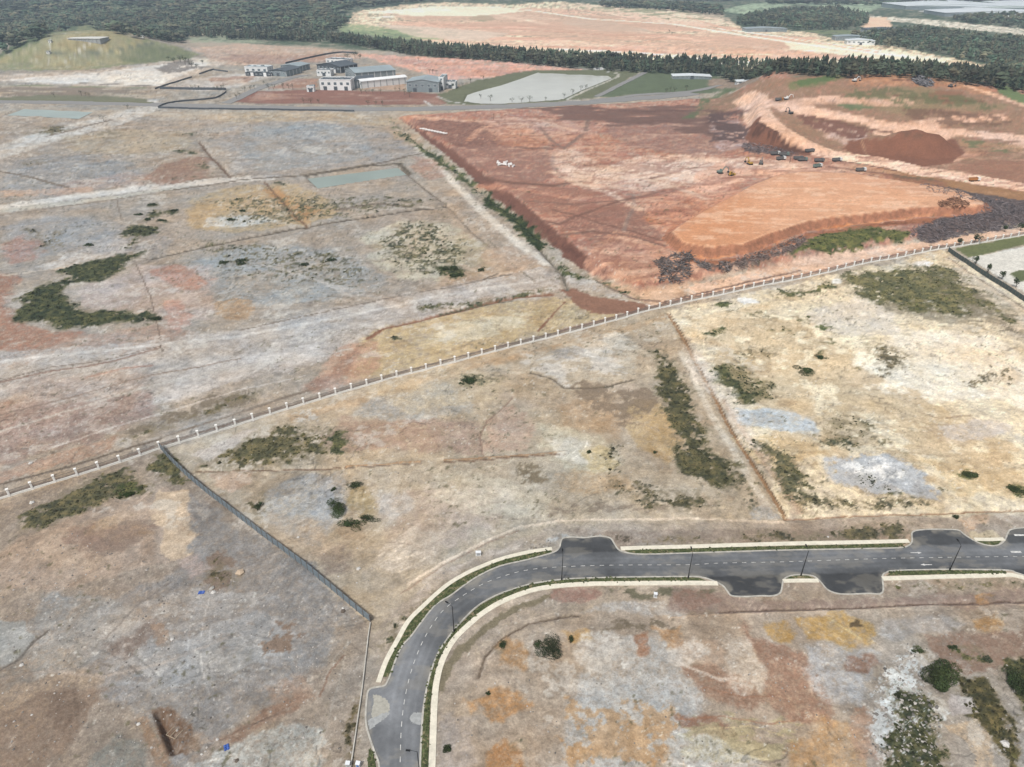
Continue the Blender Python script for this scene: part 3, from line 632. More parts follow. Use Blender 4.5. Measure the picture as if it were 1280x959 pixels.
L 116,104,92 w=1.5 s=.8 a=.8 : 100,104 150,106 200,108
L 142,150,110 w=1.4 s=.8 a=.8 : 0,106 80,108 180,110
P 238,208,184 s=3 w=5 a=.85 : 800,196 880,190 900,200 880,216 800,222 740,222 760,206
P 240,212,186 s=3 w=5 a=.7 : 700,206 730,214 780,236 760,244 710,228
P 214,180,158 s=3 w=5 a=.7 : 620,146 690,148 700,158 640,160
M 176,148,128 th=.52 sc=26 sx=.3 a=.7 s=4 : 470,16 600,8 760,20 900,36 1040,56 1160,76 1000,72 760,56 560,36
L 160,130,112 w=1.6 s=1 a=.8 : 560,52 640,56 740,60 820,70
L 246,226,204 w=3 s=1.5 a=.9 : 640,10 740,24 840,30 940,46 1040,60 1140,72
M 120,124,98 th=.6 sc=8 sx=.5 a=.8 s=3 : 700,6 860,10 920,28 800,24
P 214,194,160 s=6 w=10 a=.7 : 460,470 560,455 640,470 620,500 520,510 460,500
P 190,156,118 s=6 w=10 a=.7 : 690,500 760,495 790,520 770,545 700,530
P 206,170,126 s=5 w=8 a=.7 : 700,590 780,590 800,610 740,620 700,610
P 216,200,172 s=6 w=9 a=.8 : 540,590 640,600 700,620 680,650 580,640 540,620
M 140,118,94 th=.54 sc=8 a=.7 s=4 : 700,470 830,480 840,520 780,540 720,510
P 202,178,150 s=6 w=9 a=.7 : 330,640 400,650 420,690 380,700 330,670
P 214,198,180 s=5 w=8 a=.7 : 850,430 880,440 920,500 960,560 940,560 900,510 860,470
P 248,208,180 s=1.5 w=2 : 1036,186 1064,191 1100,196 1150,208 1200,215 1280,228 1400,246 1400,258 1280,239 1200,227 1150,220 1100,208 1060,203 1036,196
P 240,192,160 s=2 w=3 a=.95 : 952,128 985,131 1030,137 1080,146 1130,157 1200,162 1280,169 1400,180 1400,190 1280,177 1200,170 1130,164 1080,155 1020,146 975,139
P 238,190,158 s=2 w=3 a=.95 : 926,116 944,122 956,130 962,146 990,164 1040,190 1030,196 1005,186 975,170 950,152 944,136 930,124
P 230,180,146 s=2 w=3 a=.9 : 985,130 1030,120 1070,121 1100,126 1100,130 1060,127 1020,130 1000,136
L 120,76,56 w=1.6 s=.8 : 1044,200 1080,206 1120,213
L 128,86,64 w=1.6 s=.8 : 1000,146 1050,154 1100,164 1150,170
L 134,92,66 w=1.4 s=.7 : 1120,120 1160,124 1230,128
M 126,88,64 th=.54 sc=7 sx=.6 a=.8 s=3 : 1130,130 1230,140 1280,150 1280,160 1180,158 1120,148
M 116,116,74 th=.56 sc=7 a=.8 s=3 : 1040,112 1120,108 1200,118 1260,132 1240,142 1140,138 1060,124
P 244,222,198 s=2 w=4 a=.7 : 470,14 540,8 620,8 660,14 600,20 520,20
P 246,222,196 s=2 w=4 a=.7 : 640,62 760,68 880,76 980,84 900,84 740,76 660,70
P 246,222,196 s=2 w=4 a=.6 : 980,52 1060,58 1130,66 1200,76 1160,80 1060,70 990,62
L 150,132,118 w=1.2 s=.7 a=.8 : 700,8 760,20 820,26
L 158,138,122 w=1.2 s=.7 a=.8 : 620,44 720,46 800,52 830,46
M 186,158,118 th=.5 sc=14 a=.6 s=6 : 860,400 1000,390 1100,460 1280,560 1280,630 1100,620 960,560 880,440
P 160,138,122 s=3 w=6 a=.6 : 105,690 150,655 190,640 196,660 160,688 120,694
P 222,196,170 s=3 w=6 a=.8 : 40,690 100,680 150,700 120,715 60,712
P 226,196,166 s=3 w=6 a=.8 : 130,625 180,618 200,640 170,655 140,650
P 178,182,184 s=3 w=6 a=.95 : 918,508 975,511 1012,525 1024,545 979,539 928,530
M 168,172,176 th=.40 sc=8 a=.9 s=4 : 1025,574 1109,568 1160,594 1172,624 1095,620 1034,600
M 222,220,214 th=.55 sc=4 a=.7 s=4 : 1030,574 1110,568 1160,596 1150,615 1060,600
P 188,180,174 s=4 w=7 a=.7 : 1180,536 1217,524 1262,530 1238,549 1188,551
L 172,128,108 w=1.6 s=.8 a=.8 : 540,30 640,36 760,44 860,44
L 178,134,112 w=1.6 s=.8 a=.8 : 600,62 720,58 840,66 960,78
L 182,140,118 w=1.4 s=.8 a=.8 : 860,22 920,40 1000,50 1100,66
L 122,98,84 w=2.2 s=1 a=.8 : 0,619 100,590 200,556 300,526 400,496 511,463 625,433 700,414
L 150,98,78 w=2 s=1 a=.8 : 700,413 792,390 869,371 942,356 1083,325 1180,306
L 116,94,76 w=1.6 s=.8 a=.8 : 432,586 526,580
'''
def parse():
    out = []
    for ln in PAINT.strip().splitlines():
        ln = ln.strip()
        if not ln or ln[0] == '#': continue
        a, b = ln.split(' : ' if ' : ' in ln else ':'); t = a.split()
        k = t[0]; col = tuple(map(float, t[1].split(',')))
        o = {}
        for q in t[2:]:
            n, v = q.split('='); o[n] = float(v)
        if k == 'E':
            q = b.replace(',', ' ').split(); cx, cy, rx, ry = map(float, q[:4])
            pts = [(cx+rx*math.cos(i*math.pi/8), cy+ry*math.sin(i*math.pi/8)) for i in range(16)]
        else: pts = [tuple(map(float, q.split(','))) for q in b.split()]
        if k == 'L' and len(pts) > 1:
            q = [pts[0]]
            for (ax, ay), (bx, by) in zip(pts, pts[1:]):
                n = max(1, int(math.hypot(bx-ax, by-ay)/14)); q += [(ax+(bx-ax)*t/n, ay+(by-ay)*t/n) for t in range(1, n+1)]
            pts = q; dep = PITCH+math.atan((np.mean([q_[1] for q_ in pts])-479.5)/FPX); kf = min(1/math.sin(max(dep, .05)), 5)*.85
            ex, ey = abs(pts[-1][0]-pts[0][0]), abs(pts[-1][1]-pts[0][1]); hz_ = ex/(ex+ey*1.6+1e-6)
            o['kw'] = 1+(kf-1)*hz_ if kf > 1 else 1
        if len(pts) > 1: out.append((k, col, o, pts))
    return out
LAYERS = parse()
def tone(px, py, c, k):  # colour trim per region; cloud shade over the left ground is painted in here
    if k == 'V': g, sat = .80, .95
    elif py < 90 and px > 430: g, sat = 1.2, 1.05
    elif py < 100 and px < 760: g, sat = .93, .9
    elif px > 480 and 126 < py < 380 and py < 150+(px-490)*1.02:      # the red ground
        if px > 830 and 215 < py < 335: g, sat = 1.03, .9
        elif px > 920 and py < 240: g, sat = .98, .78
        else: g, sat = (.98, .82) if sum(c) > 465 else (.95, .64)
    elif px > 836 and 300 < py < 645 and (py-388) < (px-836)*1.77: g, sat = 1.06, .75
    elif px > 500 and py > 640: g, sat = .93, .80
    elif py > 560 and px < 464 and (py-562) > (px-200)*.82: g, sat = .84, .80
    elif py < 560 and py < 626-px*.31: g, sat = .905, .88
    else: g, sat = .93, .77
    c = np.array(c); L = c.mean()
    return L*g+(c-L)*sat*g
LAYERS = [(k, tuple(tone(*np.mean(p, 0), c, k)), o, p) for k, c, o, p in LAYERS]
_all = at_many([p for l in LAYERS for p in l[3]]); _i = 0; LW = []
for l in LAYERS:
    LW.append(_all[_i:_i+len(l[3])]); _i += len(l[3])
def layer_mask(l, W, x, y, i):
    k, col, o, pts = l
    cx, cy = W.mean(0); m = mpp(cx, cy)
    if k == 'L':
        wd = o.get('w', 2)*m/2*o['kw']; sf = o.get('s', 1)*m*.5*o['kw']
        x2 = x+(fbm(x/(4*m), y/(4*m), i, 2)-.5)*1.2*m*min(2.5, o.get('w', 2)); y2 = y+(fbm(x/(4*m), y/(4*m), i+9, 2)-.5)*1.2*m*min(2.5, o.get('w', 2))
        d = sdist(x2, y2, W, False)
        f = S((wd+sf-d)/(2*sf+.01))
        f = f*(.72+.28*S((fbm(x/(3*m), y/(3*m), i+3, 3)-.35)/.2))
    else:
        s = o.get('s', 4)*m; wv = o.get('w', 6 if k in 'MV' else 4)*m*2.0; q = max(o.get('w', 6), 3)*1.6*m
        wv = wv*(1.5 if k == 'V' else 1)
        x2 = x+(fbm(x/q, y/q, i, 4, .6)-.5)*wv; y2 = y+(fbm(x/q+40, y/q, i+5, 4, .6)-.5)*wv
        x2 = x2+(fbm(x/q/3.5, y/q/3.5, i+13, 3)-.5)*wv*1.3; y2 = y2+(fbm(x/q/3.5+9, y/q/3.5, i+14, 3)-.5)*wv*1.3
        sd = sdist(x2, y2, W)
        f = S((sd+s*.6)/(s*1.4))
        if k in 'MV':
            sc = o.get('sc', 6)*m; sx = o.get('sx', 1)
            n = .55*fbm(x*sx/sc, y/sc, i+77, 4, .66)+.45*fbm(x*sx/sc/2.8, y/sc/2.8, i+87, 3, .6); th = o.get('th', .5)
            t = np.clip(sd/(4*s), -1.5, 1.2)
            f = S((sd+s*2)/(s*3))*S((n-th+(.035 if k == 'V' else -.01)+.24*(t-.55))/.11)
        else:
            n = fbm(x/(5*m), y/(5*m), i+51, 4, .62)
            
            if s > 2.5*m: n2 = fbm(x/(2.2*m), y/(2.2*m), i+61, 3, .6); f = f*np.clip(.50+1.5*(n-.36)+.9*(n2-.45), .08, 1)
    return f*o.get('a', 1)
# ---------------------------------------------------------------- the land as one sheet
v_ = []
py = 1130.0
while py > -38:
    v_.append(G(640, py)[1]); py -= 1.55 if py > 60 else 1.0
rowsY = np.array([-900, -500, -250, -100, -20, 10]+[t for t in v_ if t > 14]+[9000, 12000, 18000, 40000.0])
rowsY = np.unique(rowsY)
ui = np.arange(-700, 701, 1.8); uo = 700*np.exp(np.linspace(.01, 3.2, 42))
U = np.concatenate([-uo[::-1], ui, uo])/FPX
def scale_of(Y): return np.maximum(Y*cP+CAMH*sP, 70.0)
NY, NX = len(rowsY), len(U)
GX = scale_of(rowsY)[:, None]*U[None, :]; GY = np.repeat(rowsY[:, None], NX, 1)
X = GX.ravel(); Y = GY.ravel()
MP = np.maximum(scale_of(Y)/FPX, .12)
Z = Hm(X, Y)
FLAT_PX = '430,1300 440,985 452,860 480,790 540,720 600,690 690,668 780,664 1100,656 1400,648 1400,740 1110,748 900,752 760,738 690,744 640,768 590,806 565,850 556,1300'
FLATW = GP(FLAT_PX)
flat = S((sdist(X, Y, FLATW)+3)/4)
near = S((1500-Y)/600)
rel = (fbm(X/22, Y/22, 3, 4)-.5)*1.5+(fbm(X/3.2, Y/3.2, 8, 3)-.5)*.34
redm = S((sdist(X, Y, RED)+4)/8)
rel = rel*(1+.5*redm)*(1-.75*S((Hm(X, Y)-4.8)/2.))
Z = Z+rel*near*(1-flat)-.03*flat
# banks, trenches and bunds: (photo line, width m, height m)
for s, wd, hgt in [
    ('835,392 850,416 870,455 895,500 915,540 940,580 965,620 981,647', 3.0, -.5),
    ('831,392 846,418 866,457 891,502 911,542 936,582 961,622 977,650', 2.4, .3),
    ('981,649 1100,644 1280,639 1500,636', 1.4, -.5),
    ('432,585 480,582 526,578', 1.6, .5), ('556,577 600,574 640,572 708,566', 1.6, .5),
    ('240,590 330,587 432,586', 1.4, -.5),
    ('249,177 270,202 288,221', 5, -1.2), ('331,228 350,248 384,285', 5, -1.0),
    ('190,322 300,299 386,283 500,265 559,257', 4, -1.0), ('509,217 560,258 612,308', 3.5, -.8),
    ('672,308 690,328 704,344 710,362', 2.5, -1.5), ('500,160 572,216 640,268 680,302', 4, -1.6),
    ('900,764 977,761 1080,759 1280,752 1400,750', 1.2, -.4), ('840,772 909,768 1080,762 1280,756 1400,754', 1.0, .25),
    ('598,848 606,822 628,798 662,780 700,771 725,769', 1.0, -.35),
    ('641,496 625,512 609,526 600,545 604,570', 1.2, -.4), ('0,835 22,823 42,800 60,786', 1.6, -.5),
    ('475,410 550,394 612,379 645,372 690,368', 2.5, -.9), ('662,466 690,472 706,484 755,484 792,474', 1.5, -.5),
    ('198,892 206,908 218,938', 1.5, -1.6), ('262,928 300,908 345,890 380,862', 1.2, -.5),
    ('510,730 560,700 610,676 650,660 700,651', 1.2, .2)]:
    W = np.array(AP(s)); d = sdist(X, Y, W, False)
    wv = .7+.6*fbm(X/6, Y/6, 41, 2)
    Z = Z+hgt*wv*S(1-d/(wd))*(1-flat)
# water basins
PONDS = {'big': '584,118 580,126 600,128.5 627,128.8 665,126.5 703,123.5 727,112 765,97 760,94 749,93.5 706,91.6 672,90 650,98 626,106 606,111 592,115',
         'mid': '384,222 497,208.5 508,217 397,234', 'left': '30,135 116,139 98,147.5 8,143'}
PW = {k: AP(s) for k, s in PONDS.items()}
for k, P in PW.items():
    d = sdist(X, Y, P); Z = np.where(d > -2, Z*0-1.6+1.2*S(-d/2), Z)
# ---------------------------------------------------------------- paint it
col = np.tile(np.array([176, 164, 148.]), (len(X), 1))
q = .58*np.power(Y.clip(100), .55)
XF, YF = X.astype(np.float64), Y.astype(np.float64)
VEG = []
for i, (l, W) in enumerate(zip(LAYERS, LW)):
    m = mpp(*W.mean(0)); pad = (l[2].get('s', 4)+l[2].get('w', 6)*1.2+4)*m
    x0, y0 = W.min(0)-pad; x1, y1 = W.max(0)+pad
    r0, r1 = np.searchsorted(rowsY, [y0, y1]); 
    if r1 <= r0: continue
    sl = np.arange(r0*NX, r1*NX); sl = sl[(X[sl] > x0) & (X[sl] < x1)]
    if not len(sl): continue
    f = layer_mask(l, W, XF[sl], YF[sl], i)
    c = np.array(l[1])[None, :]
    if l[0] in 'PEM': c = c*(1+(fbm(XF[sl]/(9*m), YF[sl]/(9*m), i+200, 4, .6)[:, None]-.5)*.16)
    if l[0] == 'V':
        c = c*(1+(fbm(XF[sl]/(2.5*m), YF[sl]/(2.5*m), i+200, 3, .6)[:, None]-.5)*.6); VEG.append(i)
        c = c+(fbm(XF[sl]/(7*m), YF[sl]/(7*m), i+207, 3, .6)[:, None]-.42)*np.array([[110, 84, 50.]])
        s_ = max(l[2].get('s', 4), 2)*m; q_ = 7*m                  # thin dry growth and dirt round the green
        sd_ = sdist(XF[sl]+(fbm(XF[sl]/q_, YF[sl]/q_, i, 3)-.5)*14*m, YF[sl]+(fbm(XF[sl]/q_+7, YF[sl]/q_, i, 3)-.5)*14*m, W)
        fk = (l[2].get('th', .5) < .6)*S((sd_+3*s_)/(5*s_))*S((fbm(XF[sl]/(5*m), YF[sl]/(5*m), i+400, 4, .66)-.46)/.12)*.55
        col[sl] += (np.array([[124, 114, 92.]])-col[sl])*fk[:, None]
        Z[sl] += f*.25*fbm(XF[sl]/(1.5*m), YF[sl]/(1.5*m), 5, 2)*m*2.2*(1-flat[sl])
    col[sl] += (c-col[sl])*f[:, None]
# the filled orange platform: flat top, bare bank
sdp = sdist(X, Y, PLAT)+(fbm(X/9, Y/9, 260, 3)-.5)*1.5; frontp = (sdist(X, Y, np.array(GP('832,305 850,320 880,327 930,323 960,310 1010,293 1090,282 1140,275 1228,272 1232,267')), False) < 9)
topc = np.array([[220, 170, 136.]])*(1+(fbm(X/40, Y/12, 261, 4)-.5)[:, None]*.12); tf = S((sdp-2.2)/1.0)
lw = S((G(1010, 290)[0]-X+40*(fbm(X/30, Y/20, 264, 3)-.5))/60)[:, None]; topc = topc+(np.array([[206, 148, 108.]])-topc)*lw*.75
scr = S((fbm(X/14, Y/3.5, 262, 4)-.57)/.06)[:, None]; topc = topc+(np.array([[242, 206, 178.]])-topc)*scr*.6
col += (topc-col)*(tf*.85)[:, None]
bk = S((sdp+3.4)/.8)*S((2.6-sdp)/.8)*frontp; bc = np.array([[164, 114, 88.]])*(1+(fbm(X/2.2, Y/2.2, 263, 3)-.5)[:, None]*.5); col += (bc-col)*(bk*.95)[:, None]
ce = S(1-np.abs(sdp-3.0)/.9)*frontp; col += (np.array([[240, 196, 162.]])-col)*(ce*.5)[:, None]
# weathering common to all bare soil: pale crusts, damp stains, rills, tyre and blade streaks
lum = col.mean(1)
soil = S((lum-118)/30)*S((1700-Y)/500)*(1-.75*S((sdist(X, Y, PLAT)+3)/3))*(1-.93*S(sdist(X, Y, np.array(GP('1210,322 1280,308 1400,285 1500,300 1500,470 1280,366')))/2))
u1 = fbm(X/38, Y/38, 301, 5, .58); u2 = fbm(X/9, Y/9, 302, 5, .62); u3 = fbm(X/2.4, Y/2.4, 303, 4, .62)
an = .32
xr = X*math.cos(an)+Y*math.sin(an); yr = -X*math.sin(an)+Y*math.cos(an)
st = fbm(xr/26, yr/1.7, 304, 4, .6)
st2 = fbm((X*.5+Y*.86)/18, (-X*.86+Y*.5)/1.3, 305, 4, .6)
wx = fbm(X/60, Y/60, 330, 3)-.5; wy = fbm(X/60, Y/60, 331, 3)-.5
sw = fbm((X+70*wx)/11+5*wy, (Y+60*wy)/1.5, 332, 4, .6); sw2 = fbm((X*.4+Y+70*wx)/9, (X-Y*.4+60*wy)/.9, 333, 4, .6)
g = (u1-.5)*16+(u2-.5)*28+(u3-.5)*36+(st-.5)*18*S((u1-.42)/.15)+(st2-.5)*20*S((.52-u1)/.12)+(sw-.5)*28*S((fbm(X/50, Y/50, 335, 2)-.42)/.2)+(sw2-.5)*28*S((fbm(X/50, Y/50, 336, 2)-.48)/.15)
col += (g*soil)[:, None]*np.array([1, .97, .93])
hue = (fbm(X/55, Y/55, 310, 4, .6)-.5)*soil
col += hue[:, None]*np.array([16, -2, -18])
hue2 = (fbm(X/14, Y/14, 311, 4, .6)-.5)*soil
col += hue2[:, None]*np.array([13, 0, -15])
CYW = GP('1210,322 1280,308 1400,285 1500,300 1500,470 1280,366')
rs = redm*S((1100-Y)/100)*(1-S((sdist(X, Y, PLAT)+8)/4))*(1-S((Hm(X, Y)-4.6)/1.2))
rk = fbm((X+40*wx)/34, (Y+40*wy)/7, 340, 5, .62); rk2 = fbm((X*.7+Y*.7+60*wx)/30, (X*.7-Y*.7+60*wy)/4, 341, 5, .62)
for (t_, c_, a_) in ((S((rk-.56)/.09), (218, 184, 160.), .40), (S((.45-rk)/.08), (140, 102, 88.), .36), (S((rk2-.58)/.08), (212, 176, 152.), .34), (S((.42-rk2)/.08), (136, 96, 84.), .36)):
    col += (np.array(c_)-col)*(t_*rs*a_*S((lum-110)/30))[:, None]
# blade and tyre marks: bundles of near-parallel arcs
tr_ = np.random.default_rng(21); near_sl = np.where(Y < 420)[0]
for bi in range(95):
    px_, py_ = tr_.uniform(-60, 1340), tr_.uniform(395, 985)**1.0; cx_, cy_ = G(px_, py_)
    if sdist(np.array([cx_]), np.array([cy_]), FLATW)[0] > 2: continue
    a0 = tr_.normal(.25, .8); cv = tr_.normal(0, .035); Ln = tr_.uniform(9, 34); sgn = tr_.choice([-1, 1]); pair = tr_.random() < .5
    for k in range(2 if pair else tr_.integers(3, 8)):
        off = k*(2.1 if pair else tr_.uniform(1.1, 2.6)); t = np.linspace(0, Ln*tr_.uniform(.7, 1), 9); aa = a0+cv*t
        xs = cx_+np.r_[0, np.cumsum(np.cos(aa[:-1])*np.diff(t))]-np.sin(aa)*off; ys = cy_+np.r_[0, np.cumsum(np.sin(aa[:-1])*np.diff(t))]+np.cos(aa)*off
        r0, r1 = np.searchsorted(rowsY, [ys.min()-1, ys.max()+1]); sl = np.arange(r0*NX, r1*NX); sl = sl[(X[sl] > xs.min()-1) & (X[sl] < xs.max()+1)]
        if not len(sl): continue
        m = mpp(cx_, cy_); wd = max(.28, .8*m); d = sdist(X[sl], Y[sl], np.c_[xs, ys], False)
        f = S((wd-d)/wd*1.4)*S((fbm(X[sl]/3, Y[sl]/3, 600+bi, 3)-.34)/.2)*soil[sl]
        col[sl] *= (1+sgn*.13*f*tr_.uniform(.5, 1.2))[:, None]; Z[sl] -= .07*f*(sgn < 0)
crust = S((fbm(X/7, Y/7, 312, 5, .66)-.60)/.07)*S((fbm(X/60, Y/60, 313, 3)-.46)/.1)*soil*(1-redm)
col += (np.array([214, 211, 204.])-col)*(crust*.4)[:, None]
rill = np.abs(fbm(X/16, Y/16, 314, 4, .55)-.5); rl = S((.012-rill)/.012)*S((fbm(X/70, Y/70, 315, 3)-.47)/.08)*soil
col *= (1-.22*rl)[:, None]
stain = S((fbm(X/12, Y/12, 316, 5, .62)-.60)/.06)*S((fbm(X/80, Y/80, 317, 3)-.44)/.1)*soil
col += (col*np.array([.80, .74, .68])-col)*(stain*.3)[:, None]
speck = S((fbm(X/1.6, Y/1.6, 318, 3)-.74)/.09)*S((fbm(X/45, Y/45, 319, 3)-.45)/.1)*soil*S((700-Y)/200)
col += (np.array([92, 88, 66.])-col)*(speck*.6)[:, None]
speckw = S((fbm(X/1.1, Y/1.1, 320, 3)-.76)/.08)*S((fbm(X/30, Y/30, 321, 3)-.48)/.1)*soil*S((520-Y)/150)
col += (np.array([226, 224, 216.])-col)*(speckw*.5)[:, None]
kk = (soil*.14)[:, None]; col = col+(col-np.array([[166, 156, 144.]])*(1+.12*S((lum-185)/30))[:, None])*kk
col = np.clip(col, 18, 246)
ALB = .74
rgba = np.ones((len(X), 4), np.float32); rgba[:, :3] = lin(col)*ALB

def new_mesh(name, V, F, cols=None, smooth=False):
    V = np.asarray(V, np.float32); F = np.asarray(F, np.int32); n = F.shape[1]
    me = bpy.data.meshes.new(name); me.vertices.add(len(V)); me.vertices.foreach_set('co', V.ravel())
    me.loops.add(F.size); me.loops.foreach_set('vertex_index', F.ravel())
    me.polygons.add(len(F)); me.polygons.foreach_set('loop_start', np.arange(0, F.size, n, dtype=np.int32))
    me.polygons.foreach_set('loop_total', np.full(len(F), n, np.int32))
    me.polygons.foreach_set('use_smooth', np.full(len(F), smooth))
    me.update(calc_edges=True)
    if cols is not None:
        a = me.color_attributes.new('Col', 'FLOAT_COLOR', 'POINT'); a.data.foreach_set('color', np.asarray(cols, np.float32).ravel())
    return me
# ---------------------------------------------------------------- materials
def newmat(name):
    m = bpy.data.materials.new(name); m.use_nodes = True
    n = m.node_tree; b = n.nodes['Principled BSDF']; b.inputs['Specular IOR Level'].default_value = .25
    return m, n, b
def N(n, typ, **kw):
    o = n.nodes.new(typ)
    for k, v in kw.items():
        if k in o.inputs: o.inputs[k].default_value = v
        else: setattr(o, k, v)
    return o
def noisefac(n, co, scale, lo, hi, detail=5, rough=.6, frm=.3, to=.7):
    t = N(n, 'ShaderNodeTexNoise', Scale=scale, Detail=detail, Roughness=rough); n.links.new(co, t.inputs['Vector'])
    r = N(n, 'ShaderNodeMapRange'); r.inputs[1].default_value = frm; r.inputs[2].default_value = to
    r.inputs[3].default_value = lo; r.inputs[4].default_value = hi
    n.links.new(t.outputs[0], r.inputs[0]); return r.outputs[0]
def mul(n, a, f):
    v = N(n, 'ShaderNodeVectorMath', operation='MULTIPLY'); n.links.new(a, v.inputs[0]); n.links.new(f, v.inputs[1]); return v.outputs[0]
def attrmat(name, rough, facs, bump=None):
    """colour from the mesh's own colour attribute, broken up by procedural grain"""
    m, n, b = newmat(name); b.inputs['Roughness'].default_value = rough
    at_ = N(n, 'ShaderNodeVertexColor'); at_.layer_name = 'Col'
    g = N(n, 'ShaderNodeTexCoord'); c = at_.outputs[0]
    for (sc, lo, hi) in facs: c = mul(n, c, noisefac(n, g.outputs['Object'], sc, lo, hi))
    n.links.new(c, b.inputs['Base Color'])
    if bump:
        t = N(n, 'ShaderNodeTexNoise', Scale=bump[0], Detail=6, Roughness=.65); n.links.new(g.outputs['Object'], t.inputs['Vector'])
        bp = N(n, 'ShaderNodeBump', Strength=bump[2], Distance=bump[1]); n.links.new(t.outputs[0], bp.inputs['Height']); n.links.new(bp.outputs[0], b.inputs['Normal'])
    return m
MG = attrmat('soil', .95, [(.55, .86, 1.14), (.12, .94, 1.06), (1.7, .80, 1.20), (5, .88, 1.12)], (.9, .45, .7))
MLEAF = attrmat('foliage', .8, [(.9, .75, 1.25)])
MSTONE = attrmat('stone', .9, [(3, .85, 1.15)])
_mats = {}
def mat(name, rgb, rough=.6, metal=0, facs=((1.2, .92, 1.08), (6, .96, 1.04)), emit=None, spec=.3):
    if name in _mats: return _mats[name]
    m, n, b = newmat(name); b.inputs['Roughness'].default_value = rough; b.inputs['Metallic'].default_value = metal
    b.inputs['Specular IOR Level'].default_value = spec
    g = N(n, 'ShaderNodeTexCoord'); r = N(n, 'ShaderNodeRGB'); r.outputs[0].default_value = (*rgb, 1); c = r.outputs[0]
    for (sc, lo, hi) in facs: c = mul(n, c, noisefac(n, g.outputs['Object'], sc, lo, hi))
    n.links.new(c, b.inputs['Base Color']); _mats[name] = m; return m
# ---------------------------------------------------------------- object helpers
def link(name, me, m=None, parent=None):
    o = bpy.data.objects.new(name, me); C.objects.link(o)
    if m is not None and me is not None and not me.materials: me.materials.append(m)
    if parent is not None: o.parent = parent
    return o
def tag(o, label=None, cat=None, group=None, kind=None):
    if label: o['label'] = label
    if cat: o['category'] = cat
    if group: o['group'] = group
    if kind: o['kind'] = kind
    return o
def empty(name, loc, rz=0, **kw):
    o = bpy.data.objects.new(name, None); C.objects.link(o); o.location = loc; o.rotation_euler = (0, 0, rz); o.empty_display_size = .5
    return tag(o, **kw)
def copy_tree(o, parent=None):
    c = o.copy(); C.objects.link(c); c.parent = parent
    for ch in o.children: copy_tree(ch, c)
    return c
class MB:
    def __init__(s): s.v = []; s.f = []
    def quad(s, a, b, c, d): i = len(s.v); s.v += [a, b, c, d]; s.f.append((i, i+1, i+2, i+3)); return s
    def box(s, x0, x1, y0, y1, z0, z1, rz=0, c=(0, 0, 0)):
        i = len(s.v); ca, sa = math.cos(rz), math.sin(rz)
        for z in (z0, z1):
            for x, y in ((x0, y0), (x1, y0), (x1, y1), (x0, y1)):
                s.v.append((c[0]+x*ca-y*sa, c[1]+x*sa+y*ca, c[2]+z))
        for f in ((3, 2, 1, 0), (4, 5, 6, 7), (0, 1, 5, 4), (1, 2, 6, 5), (2, 3, 7, 6), (3, 0, 4, 7)): s.f.append(tuple(i+k for k in f))
        return s
    def bar(s, a, b, w, h=None):
        """rectangular bar between two points"""
        h = h or w; a = np.array(a, float); b = np.array(b, float); d = b-a; d /= np.linalg.norm(d)
        up = np.array([0, 0, 1.]) if abs(d[2]) < .9 else np.array([1., 0, 0])
        r = np.cross(d, up); r /= np.linalg.norm(r); u = np.cross(r, d); i = len(s.v)
        for p in (a, b):
            for e, g in ((-1, -1), (1, -1), (1, 1), (-1, 1)): s.v.append(tuple(p+r*e*w/2+u*g*h/2))
        for f in ((3, 2, 1, 0), (4, 5, 6, 7), (0, 1, 5, 4), (1, 2, 6, 5), (2, 3, 7, 6), (3, 0, 4, 7)): s.f.append(tuple(i+k for k in f))
        return s
    def cyl(s, a, b, r0, r1=None, n=8, cap=True):
        r1 = r0 if r1 is None else r1; a = np.array(a, float); b = np.array(b, float); d = b-a; d /= np.linalg.norm(d)
        up = np.array([0, 0, 1.]) if abs(d[2]) < .9 else np.array([1., 0, 0])
        r = np.cross(d, up); r /= np.linalg.norm(r); u = np.cross(r, d); i = len(s.v)
        for p, q in ((a, r0), (b, r1)):
            for k in range(n):
                t = 2*math.pi*k/n; s.v.append(tuple(p+(r*math.cos(t)+u*math.sin(t))*q))
        for k in range(n): s.f.append((i+k, i+(k+1) % n, i+n+(k+1) % n, i+n+k))
        if cap: s.f.append(tuple(i+n-1-k for k in range(n))); s.f.append(tuple(i+n+k for k in range(n)))
        return s
    def prism(s, P, y0, y1):
        """outline in x-z, pushed from y0 to y1"""
        i = len(s.v); n = len(P)
        for y in (y0, y1): s.v += [(p[0], y, p[1]) for p in P]
        for k in range(n): s.f.append((i+k, i+(k+1) % n, i+n+(k+1) % n, i+n+k))
        s.f.append(tuple(i+n-1-k for k in range(n))); s.f.append(tuple(i+n+k for k in range(n)))
        return s
    def mesh(s, name): me = bpy.data.meshes.new(name); me.from_pydata(s.v, [], s.f); me.update(); return me
    def obj(s, name, m, parent=None): return link(name, s.mesh(name), m, parent)
rng = np.random.default_rng(7); random.seed(7)

